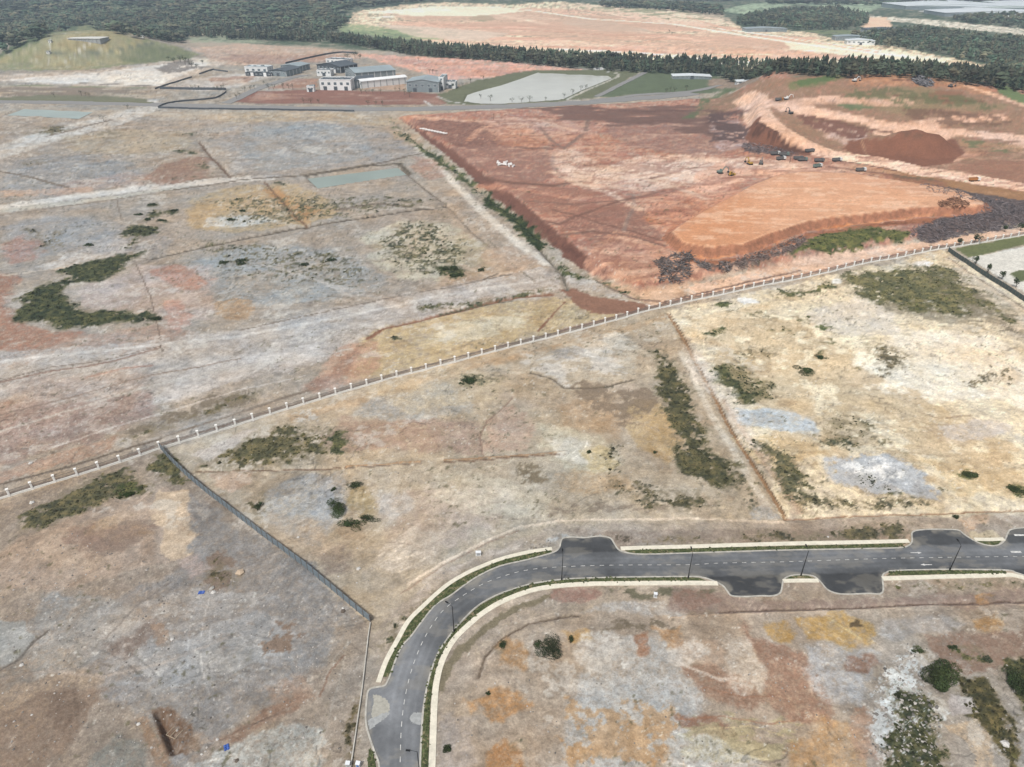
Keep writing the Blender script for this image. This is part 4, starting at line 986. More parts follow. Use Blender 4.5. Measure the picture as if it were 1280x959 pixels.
# ---------------------------------------------------------------- link the land
idx = np.arange(NX*NY).reshape(NY, NX)
F = np.stack([idx[:-1, :-1], idx[:-1, 1:], idx[1:, 1:], idx[1:, :-1]], -1).reshape(-1, 4)
ground = link('ground', new_mesh('ground', np.stack([X, Y, Z], 1), F, rgba, True), MG); tag(ground, kind='structure')
ZG = Z.reshape(NY, NX)
def gz(x, y):
    x = np.asarray(x, float); y = np.asarray(y, float)
    r = np.clip(np.searchsorted(rowsY, y)-1, 0, NY-2); ty = np.clip((y-rowsY[r])/(rowsY[r+1]-rowsY[r]), 0, 1)
    def row(rr):
        u = x/scale_of(rowsY[rr]); c = np.clip(np.searchsorted(U, u)-1, 0, NX-2); t = np.clip((u-U[c])/(U[c+1]-U[c]), 0, 1)
        return ZG[rr, c]*(1-t)+ZG[rr, c+1]*t
    return row(r)*(1-ty)+row(r+1)*ty
def P3(px, py, dz=0): x, y = at(px, py); return (x, y, float(gz(x, y))+dz)
def smooth(P, k=6):
    P = np.asarray(P, float); Q = np.vstack([2*P[0]-P[1], P, 2*P[-1]-P[-2]]); out = []
    for i in range(1, len(Q)-2):
        for j in range(k):
            t = j/k; a, b, c, d = Q[i-1:i+3]
            out.append(.5*((2*b)+(c-a)*t+(2*a-5*b+4*c-d)*t*t+(-a+3*b-3*c+d)*t**3))
    out.append(P[-1]); return np.array(out)
def resample(P, n):
    P = np.asarray(P, float); s = np.r_[0, np.cumsum(np.hypot(*np.diff(P, axis=0).T))]; t = np.linspace(0, s[-1], n)
    return np.stack([np.interp(t, s, P[:, 0]), np.interp(t, s, P[:, 1])], 1)
def offset(P, d):
    T = np.gradient(P, axis=0); T /= np.linalg.norm(T, axis=1)[:, None]+1e-9; return P+np.stack([-T[:, 1], T[:, 0]], 1)*d
def strip(name, A, B, z0, z1, m, drape=False):
    n = len(A); za = gz(A[:, 0], A[:, 1])*drape; zb = gz(B[:, 0], B[:, 1])*drape
    V = np.concatenate([np.c_[A, za+z1], np.c_[B, zb+z1], np.c_[A, za+z0], np.c_[B, zb+z0]]); i = np.arange(n-1)
    q = [np.stack([i, i+1, n+i+1, n+i], 1), np.stack([i+1, i, 2*n+i, 2*n+i+1], 1), np.stack([n+i, n+i+1, 3*n+i+1, 3*n+i], 1)]
    f = np.concatenate(q+[np.array([[0, n, 3*n, 2*n], [2*n-1, n-1, 3*n-1, 4*n-1]])])
    o = link(name, new_mesh(name, V, f), m); return tag(o, kind='structure')
def ribbon(name, P, wd, z0, z1, m, drape=False): return strip(name, offset(P, -wd/2), offset(P, wd/2), z0, z1, m, drape)
def sheet(name, P, z, m, thick=0):
    from mathutils import Vector
    from mathutils.geometry import tessellate_polygon
    P = [tuple(p[:2]) for p in P]; me = bpy.data.meshes.new(name)
    tr = tessellate_polygon([[Vector((*p, 0)) for p in P]])
    ff = []
    for a, b, c in tr:
        ar = (P[b][0]-P[a][0])*(P[c][1]-P[a][1])-(P[c][0]-P[a][0])*(P[b][1]-P[a][1])
        ff.append((a, b, c) if ar > 0 else (a, c, b))
    me.from_pydata([(*p, z) for p in P], [], ff); me.update(); return tag(link(name, me, m), kind='structure')
# ================================================================= roads
def asphalt(name, c, patchy=True):
    m, n, b = newmat(name); b.inputs['Roughness'].default_value = .72; b.inputs['Specular IOR Level'].default_value = .35
    g = N(n, 'ShaderNodeTexCoord'); cr = N(n, 'ShaderNodeValToRGB'); t = N(n, 'ShaderNodeTexNoise', Scale=.045, Detail=5, Roughness=.55)
    n.links.new(g.outputs['Object'], t.inputs['Vector']); n.links.new(t.outputs[0], cr.inputs[0])
    cr.color_ramp.elements[0].position = .36; cr.color_ramp.elements[0].color = (*[k*.72 for k in c], 1)
    cr.color_ramp.elements[1].position = .64; cr.color_ramp.elements[1].color = (*[k*1.25 for k in c], 1)
    k = mul(n, cr.outputs[0], noisefac(n, g.outputs['Object'], .6, .88, 1.12)); k = mul(n, k, noisefac(n, g.outputs['Object'], 9, .86, 1.14))
    n.links.new(k, b.inputs['Base Color']); return m
def attr2(name):
    m, n, b = newmat(name); b.inputs['Roughness'].default_value = .95; g = N(n, 'ShaderNodeTexCoord'); cr = N(n, 'ShaderNodeValToRGB'); t = N(n, 'ShaderNodeTexNoise', Scale=.7, Detail=7, Roughness=.7)
    n.links.new(g.outputs['Object'], t.inputs['Vector']); n.links.new(t.outputs[0], cr.inputs[0]); e = cr.color_ramp.elements
    e[0].position = .36; e[0].color = (.028, .042, .014, 1); e[1].position = .62; e[1].color = (.20, .165, .10, 1); k = e.new(.50); k.color = (.062, .075, .03, 1)
    n.links.new(mul(n, cr.outputs[0], noisefac(n, g.outputs['Object'], 4, .7, 1.3)), b.inputs['Base Color']); return m
MASPH = asphalt('asphalt', (.078, .083, .09))
MFARROAD = mat('worn_asphalt', (.21, .205, .20), .85)
MCONC = mat('pale_concrete', (.60, .565, .47), .85, facs=((.5, .85, 1.1), (3, .9, 1.08), (12, .95, 1.05)))
MKERB = mat('kerb_concrete', (.40, .385, .345), .85, facs=((.7, .7, 1.2), (5, .85, 1.1)))
MGRASS = attr2('verge_grass')
MPAINT = mat('road_paint', (.62, .62, .60), .7, facs=((1.5, .55, 1.15), (8, .8, 1.1)))
up = '474,1010 474,959 468,940 459,912 457,895 459,870 462,862 472,859 481,857 487,846 500,812 515,794 529,775 545,756 564,744 580,732 600,719 626,707.5 660,699.5 691,691 699,685 701,678 704,673 715,671.5 729,672.5 742,671 752,670.5 763,673 768,680 773,687 783,691 805,693 860,691.5 909,690 977,688 1080,686 1122,685 1134,683 1140,677 1141,665 1160,662 1184,662 1198,663 1205,668 1214,674 1227,680 1240,682.5 1249,681 1256,675 1260,666 1264,662 1280,660 1320,658 1400,656 1500,654'
lo = '1500,724 1400,722 1320,726 1290,722 1270,716 1257,713 1184,712 1120,713.5 1108,716 1103,721 1103,741 1085,742 1060,743 1046,742 1034,737 1026,728 1018,721 1008,719 995,719 985,721 979,726 976,740 967,745 950,745 933,746 915,745 909,739 903,732 891,726 878,722 860,721 764,722 709,724 680,727.5 660,731 626,742 604,753 592,762 576,778 562,795 547,818 537,846 530,880 527,915 525,959 523,1010'
UPW = smooth(GP(up), 4); LOW = smooth(GP(lo), 4)
RP = np.vstack([UPW, LOW]); CLW = smooth(GP('499,1010 500,959 502,905 508,863 518,827 532,795 552,765 575,747 606,729 640,717 671,711 716,708 770,706.5 860,706 900,704 977,702.5 1050,700 1115,698 1200,696.5 1280,695.5 1500,691'), 4)
cs = .26; gx = np.arange(RP[:, 0].min()-1, RP[:, 0].max()+1, cs); gy = np.arange(RP[:, 1].min()-1, RP[:, 1].max()+1, cs)
XX, YY = np.meshgrid(gx, gy); ins = (sdist(XX[:-1, :-1]+cs/2, YY[:-1, :-1]+cs/2, RP) > -.06); I = np.arange(XX.size).reshape(XX.shape)
F = np.stack([I[:-1, :-1], I[:-1, 1:], I[1:, 1:], I[1:, :-1]], -1)[ins]; uq, inv_ = np.unique(F, return_inverse=True); F = inv_.reshape(F.shape)
rx, ry = XX.ravel()[uq], YY.ravel()[uq]; dc = sdist(rx, ry, CLW, False); de = sdist(rx, ry, RP)
up_ = np.interp(rx, CLW[:, 0][::1], CLW[:, 1]) < ry
v = .088+.018*S((3.4-np.abs(dc-2.0))/2.4)*(fbm(rx/14, ry/5, 700, 4)*1.6)+.020*np.exp(-((dc-1.0)/.35)**2)*.6+.016*np.exp(-((dc-2.7)/.4)**2)
v = v*(1+.14*S((rx-0)/20)*(up_*2-1)*S(dc/1.5))*(1+.5*S((-14-rx)/14))
v = v*(1-.45*S((dc-4.6+1.2*(fbm(rx/6, ry/6, 701, 3)-.5))/.9)*S((rx-2)/4)*(.7+.6*fbm(rx/9, ry/9, 705, 3)))
v = v*(1+.42*(fbm(rx/7, ry/7, 702, 5, .6)-.5)*2)*(1+.12*(fbm(rx/.8, ry/.8, 703, 3)-.5)*2)
c3 = v[:, None]*np.array([[.97, 1.02, 1.09]])
du = np.clip(S((1.5+2.2*(fbm(rx/5, ry/5, 704, 4)-.45)*2-de)/1.6)*.8*S((fbm(rx/3, ry/3, 706, 4)-.38)/.2)+.38*S((fbm(rx/10, ry/4, 707, 4, .62)-.56)/.1), 0, 1)[:, None]
c3 = c3+(np.array([[.27, .25, .21]])-c3)*du*.55
c4 = np.ones((len(rx), 4)); c4[:, :3] = c3
MROAD = attrmat('worn_road', .75, [(6, .88, 1.12), (1.3, .94, 1.06)])
rd = link('road', new_mesh('road', np.c_[rx, ry, np.full(len(rx), .012)], F, c4), MROAD); tag(rd, kind='structure')
ribbon('kerb', UPW, .42, -.05, .13, MKERB); ribbon('kerb', LOW, .42, -.05, .13, MKERB)
def W2(s, n=60): return resample(smooth(GP(s), 6), n)
for a, b in [('486,846 500,811 515,793 529,774 545,755 564,743 580,731 600,718 626,706.5 660,698.5 690,690', '477,846 487,820 497,804 513,775 531,758 546,744 562,732 581,720 600,712 627,701 660,693 688,688'),
             ('523,1010 526,959 528,915 531,880 538,846 548,818 563,796 577,779 593,763 605,754 627,743 660,732 709,725 764,723 860,722 875,723', '532,1010 535,959 538,880 543,846 551,820 565,799 578,786 591,774 606,763 627,750 660,736.5 709,729 764,727 860,727 885,727.5'),
             ('1122,714 1184,713 1257,714', '1108,719.5 1184,718 1258,717'),
             ('786,690.5 805,692 860,690.5 909,689 977,687 1080,685 1122,684', '780,687.5 805,687 860,686 909,684.5 977,683 1080,680.5 1132,679'),
             ('1229,680 1240,681.5 1248,680', '1221,676.5 1238,677 1252,676'),
             ('990,720 1000,719.6 1010,720', '981,724 1001,724 1021,724'),
             ('472,1010 470,959 463,935', '463,1010 460,959 461,940')]:
    strip('grass_verge', W2(a), W2(b), -.05, .11, MGRASS)
for a, wd in [('473,853 483,826 496,802 511,776 530,757 545,743 561,730 580,718.5 599,709.5 626,699 660,690.5 690,686', 1.25),
              ('537,1010 540,959 543,880 547,846 555,821 569,798 592,776 606,765 627,752.5 660,739.5 690,733.5 729,730.5 764,729.7 860,729 897,729.5', 1.5),
              ('979,726.5 1000,726 1023,726', 1.3), ('1103,723.5 1184,721 1240,719.6 1264,719 1280,722.5', 1.5),
              ('776,686 805,685 860,683.6 977,680 1080,678 1136,676.5', 1.5), ('1218,674.5 1236,674.7 1255,674.2', 1.3)]:
    ribbon('footpath', W2(a, 90), wd, -.05, .15, MCONC)
# centre dashes and arrows
CL = smooth(GP('499,985 500,959 502,905 508,863 518,827 532,795 552,765 575,747 606,729 640,717 671,711 716,708 770,706.5 860,706 900,704 977,702.5 1050,700 1115,698 1200,696.5 1280,695.5 1400,693'), 8)
L_ = np.r_[0, np.cumsum(np.hypot(*np.diff(CL, axis=0).T))]; mb = MB(); s = 0
while s < L_[-1]-2:
    p = [np.array([np.interp(t, L_, CL[:, k]) for k in (0, 1)]) for t in (s, s+1.25)]; d = (p[1]-p[0]); d /= np.linalg.norm(d); nn = np.array([-d[1], d[0]])*.075
    mb.quad(*[(*q, .018) for q in (p[0]-nn, p[1]-nn, p[1]+nn, p[0]+nn)]); s += 2.75
tag(mb.obj('lane_dashes', MPAINT), kind='structure')
for px, py, d in ((1145, 691, 1), (1158, 706, -1)):
    x, y = G(px, py); mb = MB()
    mb.quad((x-1.6, y-.13, .018), (x+.5, y-.13, .018), (x+.5, y+.13, .018), (x-1.6, y+.13, .018)) if d > 0 else mb.quad((x-.5, y-.13, .018), (x+1.6, y-.13, .018), (x+1.6, y+.13, .018), (x-.5, y+.13, .018))
    i = len(mb.v); mb.v += [(x+.5*d, y-.42*d, .018), (x+1.7*d, y, .018), (x+.5*d, y+.42*d, .018)]; mb.f.append((i, i+1, i+2))
    tag(mb.obj('lane_arrow', MPAINT), kind='structure')
mb = MB()
for px, py in ((1270, 690), (1274, 669)):
    x, y = G(px, py); mb.quad((x-1.5, y-.35, .018), (x+1.5, y-.35, .018), (x+1.5, y+.35, .018), (x-1.5, y+.35, .018))
tag(mb.obj('painted_patch', MPAINT), kind='structure')
# spilled sand on the carriageway
MSPILL = mat('spilled_sand', (.33, .32, .28), .95, facs=((1.2, .8, 1.15), (9, .85, 1.1)))
MSLAB = mat('cement_dust', (.30, .31, .31), .95, facs=((1.2, .8, 1.15), (9, .85, 1.1)))
def blobpoly(s, jit=.12):
    P = resample(smooth(np.vstack([GP(s), GP(s)[:1]]), 5), 60)[:-1]; return P+rng.normal(0, jit, P.shape)
sheet('sand_spill', blobpoly('466,868 476,870 485,876 487,888 478,896 468,900 464,892 467,880'), .017, MSPILL)
sheet('dust_patch', blobpoly('514,892 528,891 528,904 520,906 513,900'), .017, MSLAB)
sheet('dust_patch', blobpoly('460,900 470,896 484,890 487,893 472,905 462,912'), .022, MSLAB)
# far road and site roads
for s, wd in [('-400,122 -100,125 0,126.5 70,128 150,129.5 205,131.5 300,134.5 420,137 520,136.5 600,134.5 700,130.5 780,125 830,121 868,117', 22),
              ('282,130 300,122 318,113 340,105 362,98 380,94', 13), ('746,121 776,106 806,91', 8), ('740,126 800,119 860,115 900,107', 10)]:
    P = resample(np.array(AP(s)), 160 if wd > 20 else 50); ribbon('distant_road', P, wd, -1.5, .35, MFARROAD, True)
P = resample(np.array(AP('-400,120.5 0,124.5 150,127.5 190,128.8')), 60); ribbon('distant_verge', P, 7, -1.5, .45, mat('dry_verge', (.13, .13, .075), .95), True)
# ================================================================= water
def water(name, c, rough=.28):
    m, n, b = newmat(name); b.inputs['Roughness'].default_value = rough; b.inputs['Base Color'].default_value = (*c, 1); b.inputs['Specular IOR Level'].default_value = .5
    g = N(n, 'ShaderNodeTexCoord'); t = N(n, 'ShaderNodeTexNoise', Scale=.6, Detail=3); n.links.new(g.outputs['Object'], t.inputs['Vector'])
    bp = N(n, 'ShaderNodeBump', Strength=.12, Distance=.1); n.links.new(t.outputs[0], bp.inputs['Height']); n.links.new(bp.outputs[0], b.inputs['Normal'])
    r = N(n, 'ShaderNodeRGB'); r.outputs[0].default_value = (*c, 1); n.links.new(mul(n, r.outputs[0], noisefac(n, g.outputs['Object'], .03, .9, 1.1)), b.inputs['Base Color'])
    return m
sheet('pond_water', PW['big'], -1.0, water('milky_pond_water', (.46, .465, .425)))
sheet('pond_water', PW['mid'], -1.0, water('green_pond_water', (.22, .265, .235)))
sheet('pond_water', PW['left'], -1.0, water('pale_pond_water', (.28, .335, .31)))
# ================================================================= long concrete boundary fence
MWHITE = mat('white_painted_concrete', (.82, .81, .78), .7, facs=((.4, .88, 1.06), (3, .9, 1.05)))
MRAIL = mat('dark_steel_railing', (.13, .115, .11), .5)
MPLINTH = mat('fence_plinth_concrete', (.74, .73, .69), .8, facs=((.3, .85, 1.05), (2, .9, 1.05)))
FL = resample(smooth(GP('-330,716 -200,681 -100,652.5 0,624 23,616 50.5,608.5 105,592 153,576.5 200,561 253,545.5 299,531 341,518 400,499.5 457,482.5 511,467.5 562,455 609,442.5 655,430 699,418.5 740,408 792,394 832,384 869,375.5 905,368.5 942,360.5 1010,346 1083,329.5 1134,320 1184,310.3 1223,304 1278,295 1360,282 1500,262'), 8), 1400)
SL = np.r_[0, np.cumsum(np.hypot(*np.diff(FL, axis=0).T))]
def along(s, L=None, P=None):
    L = SL if L is None else L; P = FL if P is None else P
    return np.array([np.interp(s, L, P[:, 0]), np.interp(s, L, P[:, 1])])
x0, y0 = G(200.6, 560); s200 = SL[np.argmin((FL[:, 0]-x0)**2+(FL[:, 1]-y0)**2)]
xa, ya = G(400, 499.5); s400 = SL[np.argmin((FL[:, 0]-xa)**2+(FL[:, 1]-ya)**2)]
BAY = (s400-s200)/9
k0 = -int(s200//BAY); stn = [s200+k*BAY for k in range(k0, int((SL[-1]-s200)//BAY)+1)]
root = empty('boundary_fence', (*along(s200), float(gz(*along(s200)))), label='long white pillared boundary fence with dark railings crossing the whole site', cat='fence')
pm = MB().box(-.3, .3, -.3, .3, -.8, 2.85).box(-.42, .42, -.42, .42, 2.85, 3.08).mesh('pillar'); pm.materials.append(MWHITE)
wm = MB().box(0, BAY-.6, -.22, .22, -.8, .78).mesh('plinth_wall'); wm.materials.append(MPLINTH)
rb = MB(); LB = BAY-.62
rb.box(0, LB, -.04, .04, .78, .86).box(0, LB, -.04, .04, 2.2, 2.28)
nb = int(LB/.26)
for j in range(nb): xx = (j+.5)*LB/nb; rb.box(xx-.035, xx+.035, -.03, .03, .62, 2.42)
rm = rb.mesh('railing'); rm.materials.append(MRAIL)
inv = root.matrix_world
def child(name, me, loc, rz, par):
    o = bpy.data.objects.new(name, me); C.objects.link(o); o.parent = par
    p = par.location; c, s_ = math.cos(-par.rotation_euler[2]), math.sin(-par.rotation_euler[2]); dx, dy = loc[0]-p[0], loc[1]-p[1]
    o.location = (dx*c-dy*s_, dx*s_+dy*c, loc[2]-p[2]); o.rotation_euler = (0, 0, rz-par.rotation_euler[2]); return o
ptsf = [along(s) for s in stn]; zf = [float(gz(*p)) for p in ptsf]
for i, p in enumerate(ptsf):
    q = ptsf[min(i+1, len(ptsf)-1)]; pr = ptsf[max(i-1, 0)]; a = math.atan2(q[1]-pr[1], q[0]-pr[0])
    pl_ = child('pillar', pm, (*p, zf[i]), a, root); pl_.rotation_euler[0] = rng.normal(0, .014); pl_.rotation_euler[1] = rng.normal(0, .014)
    if i < len(ptsf)-1:
        a2 = math.atan2(q[1]-p[1], q[0]-p[0]); d = (q-p)/np.linalg.norm(q-p); b = p+d*.30; zz = (zf[i]+zf[i+1])/2
        child('plinth_wall', wm, (*b, zz), a2, root)
        if 0 < i: child('railing', rm, (*b, zz), a2, root)
# ================================================================= sheet metal hoarding and other fences
def panel_fence(px, label, name, m, h, plen, postm=None, rib=True, z=None):
    P = resample(smooth(np.array(AP(px)), 6) if rib else np.array(AP(px)), 500); L = np.r_[0, np.cumsum(np.hypot(*np.diff(P, axis=0).T))]
    n = max(1, int(round(L[-1]/plen))); st_ = np.linspace(0, L[-1], n+1); pp = [along(s, L, P) for s in st_]; w_ = L[-1]/n
    r = empty(name, (*pp[0], float(gz(*pp[0]))), label=label, cat='fence')
    b = MB(); ww = w_-.10
    if rib:
        k = 8; out = []
        for j in range(k):
            a0 = j*ww/k; out += [(a0, -.02), (a0+ww/k*.35, -.02), (a0+ww/k*.5, .045), (a0+ww/k*.85, .045)]
        out.append((ww, -.02)); top = [(x, y, h) for x, y in out]; bot = [(x, y, -.3) for x, y in out]
        i = len(b.v); b.v += bot+top; nn = len(out)
        for j in range(nn-1): b.f.append((i+j, i+j+1, i+nn+j+1, i+nn+j))
        b.box(0, ww, .05, .10, h*.3, h*.3+.08).box(0, ww, .05, .10, h*.85, h*.85+.08)
    else: b.box(0, ww, -.05, .05, -.3, h)
    me = b.mesh('panel'); me.materials.append(m)
    po = MB().box(-.09, .09, -.14, .14, -.4, h+.08).mesh('post'); po.materials.append(postm or MRAIL)
    for i, p in enumerate(pp):
        q = pp[min(i+1, n)]; pr = pp[max(i-1, 0)]; zz = float(gz(*p)); a = math.atan2(q[1]-p[1], q[0]-p[0]) if i < n else math.atan2(p[1]-pr[1], p[0]-pr[0])
        child('post', po, (*p, zz), a, r)
        if i < n: d = (q-p)/np.linalg.norm(q-p); child('panel', me, (*(p+d*.05), (zz+float(gz(*q)))/2), a, r)
    return r
MSHEET = mat('blue_grey_sheet_metal', (.17, .205, .23), .5, 0, facs=((.25, .7, 1.3), (2, .9, 1.1)))
MGREENSH = mat('dark_green_sheet_metal', (.05, .068, .066), .5, 0, facs=((.3, .6, 1.4), (2, .9, 1.1)))
MFARF = mat('dark_blue_hoarding', (.075, .085, .098), .6, 0, facs=((.1, .7, 1.2), (2, .9, 1.1)))
panel_fence('201.5,562 212,575 226,588.5 250,609 292,642 337,677.5 378,708 405,730 440,759 463,777', 'blue-grey corrugated metal hoarding running from the pillared fence down to the road bend', 'metal_hoarding', MSHEET, 2.8, 2.7)
panel_fence('1185,314 1200,324 1213,333 1252,359 1280,377 1330,410 1400,456', 'dark green sheet fence between the pale plot and the concrete yard', 'metal_hoarding', MGREENSH, 2.6, 2.7)
panel_fence('198,135.5 240,136.5 300,137.5 360,138.5 443,139.5', 'long low dark blue hoarding beside the distant road', 'distant_hoarding', MFARF, 1.9, 12, rib=False)
panel_fence('198,135 206,131 224,127.5 255,125 270,123 280,118 283,115', 'dark hoarding zigzagging from the roadside to the site corner', 'distant_hoarding', MFARF, 1.9, 12, rib=False)
panel_fence('194,112 207,107 240,97', 'dark hoarding along the white spoil heap, lower stretch', 'distant_hoarding', MFARF, 1.9, 12, rib=False)
panel_fence('249,93 265,87.5 285,90', 'short bent dark hoarding at the corner below the green hill', 'distant_hoarding', MFARF, 1.9, 12, rib=False)
panel_fence('200,111.5 240,112.5 283,113', 'straight dark hoarding with small trees standing above it', 'distant_hoarding', MFARF, 3, 12, rib=False)
panel_fence('357,80 380,74.5 405,69 425,66 446,67', 'dark hoarding climbing behind the warehouses towards the forest', 'distant_hoarding', MFARF, 2.6, 14, rib=False)
MPLINTH2 = mat('grey_render', (.46, .44, .40), .85, facs=((.4, .75, 1.1), (3, .85, 1.1)))
# low rendered wall from the hoarding's corner to the gate boxes
P = resample(smooth(np.array(AP('463,779 460,800 456,835 452,868 448,895 443,930 439,957 431,1010')), 6), 30)
o = ribbon('boundary_wall', P, .24, -.3, .55, MPLINTH2, True); del o['kind']; tag(o, 'thin low white wall running beside the road bend at the bottom', 'wall')
MBOX = mat('pale_cabinet', (.62, .64, .66), .5); MBLUE = mat('blue_panel', (.08, .16, .36), .5); MDOOR = mat('grey_door', (.30, .31, .32), .5)
for px, py, lb, bl in ((435.5, 958, 'small grey-white utility box left of the pair at the end of the low wall', 0), (448, 958, 'small utility box with a blue door beside the bottom of the low wall', 1), (598, 694, 'white concrete box standing alone above the outer kerb of the bend', 0), (819, 746, 'small white marker box below the inner footpath', 2)):
    t = empty('utility_cabinet', P3(px, py), random.uniform(-.2, .2), label=lb, cat='cabinet'); s_ = .4 if bl != 0 or py > 900 else .7
    MB().box(-s_, s_, -.35, .35, .1, 1.3).obj('body', MBOX, t); MB().box(-s_-.1, s_+.1, -.45, .45, 1.3, 1.4).obj('lid', MBOX, t)
    MB().box(-s_-.15, s_+.15, -.5, .5, -.2, .1).obj('base', MKERB, t); MB().box(-s_*.7, s_*.7, -.40, -.352, .25, 1.15).obj('door', MBLUE if bl == 1 else MDOOR, t)
# ================================================================= street lamps
MLAMP = mat('black_lamp_steel', (.018, .019, .02), .45, .4); MLENS = mat('lamp_glass', (.5, .5, .48), .3)
def lamp(px, py, rz, label):
    t = empty('street_lamp', P3(px, py, .0), rz, label=label, cat='street lamp', group='street lamps along the new road')
    MB().cyl((0, 0, -.3), (0, 0, .9), .20, .20, 8).obj('base', MLAMP, t)
    MB().cyl((0, 0, .9), (0, 0, 9.7), .13, .075, 8).obj('pole', MLAMP, t)
    MB().cyl((0, 0, 9.62), (0, .9, 9.95), .05, .045, 6).cyl((0, .9, 9.95), (0, 1.6, 10.0), .045, .04, 6).obj('arm', MLAMP, t)
    h = MB().prism([(-.20, -.07), (.20, -.07), (.16, .07), (-.16, .07)], 1.4, 2.35); h.v = [(x, y, z+10.0) for x, y, z in h.v]; h = h.obj('lamp_head', MLAMP, t)
    MB().box(-.13, .13, 1.5, 2.2, 9.905, 9.925).obj('lens', MLENS, h)
for px, py, rz, lb in ((702, 725.5, 0, 'dark street lamp at the middle of the bend opposite the first side opening'), (567.5, 790, .9, 'dark street lamp on the inner verge of the bend above the sand spill'),
                       (860, 723, 0, 'dark street lamp on the lower verge left of the two lower openings'), (1001, 720, 0, 'dark street lamp standing on the short kerbed island'),
                       (1187, 713, 0, 'dark street lamp on the lower verge at the right near the lane arrows'), (525.5, 972, 1.5, 'dark street lamp rising from the very bottom of the inner verge')):
    lamp(px, py, rz, lb)
# ================================================================= foliage
def leafcloud(n, rx, ry, rz, size, zc=0, seed=0, lumps=7, flat=.0):
    """many small leaf faces spread through a few overlapping clumps"""
    r = np.random.default_rng(seed); c = r.normal(0, .42, (lumps, 3)); c[:, 2] = np.abs(c[:, 2])*.7-.1; rad = r.uniform(.38, .68, lumps)
    k = r.integers(0, lumps, n); d = r.normal(0, 1, (n, 3)); d /= np.linalg.norm(d, axis=1)[:, None]
    p = c[k]+d*(rad[k]*r.uniform(.55, 1.06, n)**.5)[:, None]
    p = p*np.array([rx, ry, rz])+np.array([0, 0, zc]); p[:, 2] = np.maximum(p[:, 2], flat+size*.15)
    t = r.normal(0, 1, (n, 3)); t /= np.linalg.norm(t, axis=1)[:, None]; b = np.cross(t, d+r.normal(0, .5, (n, 3))); b /= np.linalg.norm(b, axis=1)[:, None]+1e-9
    s = size*r.uniform(.6, 1.4, n)[:, None]
    V = np.stack([p-t*s, p+b*s*.5, p+t*s, p-b*s*.5], 1).reshape(-1, 3); F = np.arange(4*n).reshape(-1, 4)
    return V, F, k, lumps, r
def leafmesh(name, n, rx, ry, rz, size, zc, seed, base, lumps=7, var=.35):
    V, F, k, L, r = leafcloud(n, rx, ry, rz, size, zc, seed, lumps)
    cl = r.uniform(1-var, 1+var, L)[k]*r.uniform(.75, 1.25, n); yel = r.uniform(.85, 1.2, L)[k]
    c = np.stack([base[0]*cl*yel, base[1]*cl, base[2]*cl, np.ones(n)], 1); me = new_mesh(name, V, F, np.repeat(c, 4, 0)); me.materials.append(MLEAF); return me
MBARK = mat('bark', (.10, .075, .055), .9)
def trunkmesh(h, r0, seed, limbs=4):
    r = np.random.default_rng(seed); m = MB().cyl((0, 0, -.3), (r.normal(0, .03)*h, r.normal(0, .03)*h, h), r0, r0*.4, 6)
    for j in range(limbs):
        a = r.uniform(0, 6.28); z = h*r.uniform(.4, .85); m.cyl((0, 0, z), (math.cos(a)*h*.32, math.sin(a)*h*.32, z+h*.3), r0*.4, r0*.12, 5)
    me = m.mesh('trunk'); me.materials.append(MBARK); return me
LEAFD = (.032, .048, .018); LEAFM = (.045, .062, .022)
def bush(px, py, rx, ry, h, label, n=700, name='bush', cat='bush', base=LEAFD, seed=1, size=.16, group=None):
    rx, ry, h, n = rx*1.4, ry*1.4, h*1.15, int(n*1.5)
    t = empty(name, P3(px, py), 0, label=label, cat=cat, group=group)
    o = link('crown', leafmesh('crown', n, rx*.62, ry*.62, h*.62, size, h*.28, seed, base, 9)); o.parent = t
    link('stems', trunkmesh(h*.5, .09, seed, 5), None, t); return t
bush(424, 640, 3.6, 4.6, 2.6, 'large dark green bush left of the ochre patch in the middle plot', 2200, seed=2, base=LEAFM)
bush(437, 655, 3.2, 2.4, 1.9, 'dark green bush at the lower edge of the ochre patch', 1400, seed=3, base=LEAFM)
bush(459, 648, 3.4, 1.5, 1.3, 'low green bush stretching right below the ochre patch', 700, seed=4)
bush(444, 608, 2.6, 2.0, 1.5, 'rounded bush at the top of the ochre patch', 700, seed=5)
bush(417, 613, .9, .8, .9, 'very small bush left of the ochre patch', 250, seed=6)
bush(690, 811, 4.3, 4.3, 2.2, 'round dark bush inside the road bend beside an ochre patch', 1700, seed=7, base=(.026, .036, .016))
bush(672, 806, 1.2, 1.2, .8, 'small dark bush left of the round bush inside the bend', 260, seed=8)
bush(714, 800, 1.0, .9, .8, 'small bush right of the round bush inside the bend', 260, seed=9)
bush(629, 807, 1.3, 1.4, .9, 'sparse bush at the left by the curved track inside the bend', 280, seed=10)
bush(560, 938, 1.1, 1.1, .9, 'small green bush near the bottom of the inner footpath', 320, seed=11)
t = bush(1175, 852, 4.2, 4.0, 5.2, 'bushy bright green tree standing alone at the lower right', 4200, 'bushy_tree', 'tree', LEAFM, 12, .20)
bush(1272, 862, 3.6, 4.2, 3.0, 'dark green shrub thicket cut by the right edge of the photo', 2200, 'bush', 'bush', LEAFD, 13, .2)
bush(1149, 815, 1.5, 1.0, 1.0, 'small green bush up and left of the lone tree', 320, seed=14, base=LEAFM)
bush(1190, 811, 1.2, 1.0, .9, 'small green bush up and right of the lone tree', 300, seed=15)
bush(1234, 826, 1.6, 1.3, 1.0, 'low pale bush on the brown bank right of the lone tree', 300, seed=16, base=(.05, .06, .035))
bush(1007, 463, 3.9, 3.6, .9, 'low bright green mound of growth in the middle of the pale plot', 1100, seed=17, base=LEAFM, size=.22)
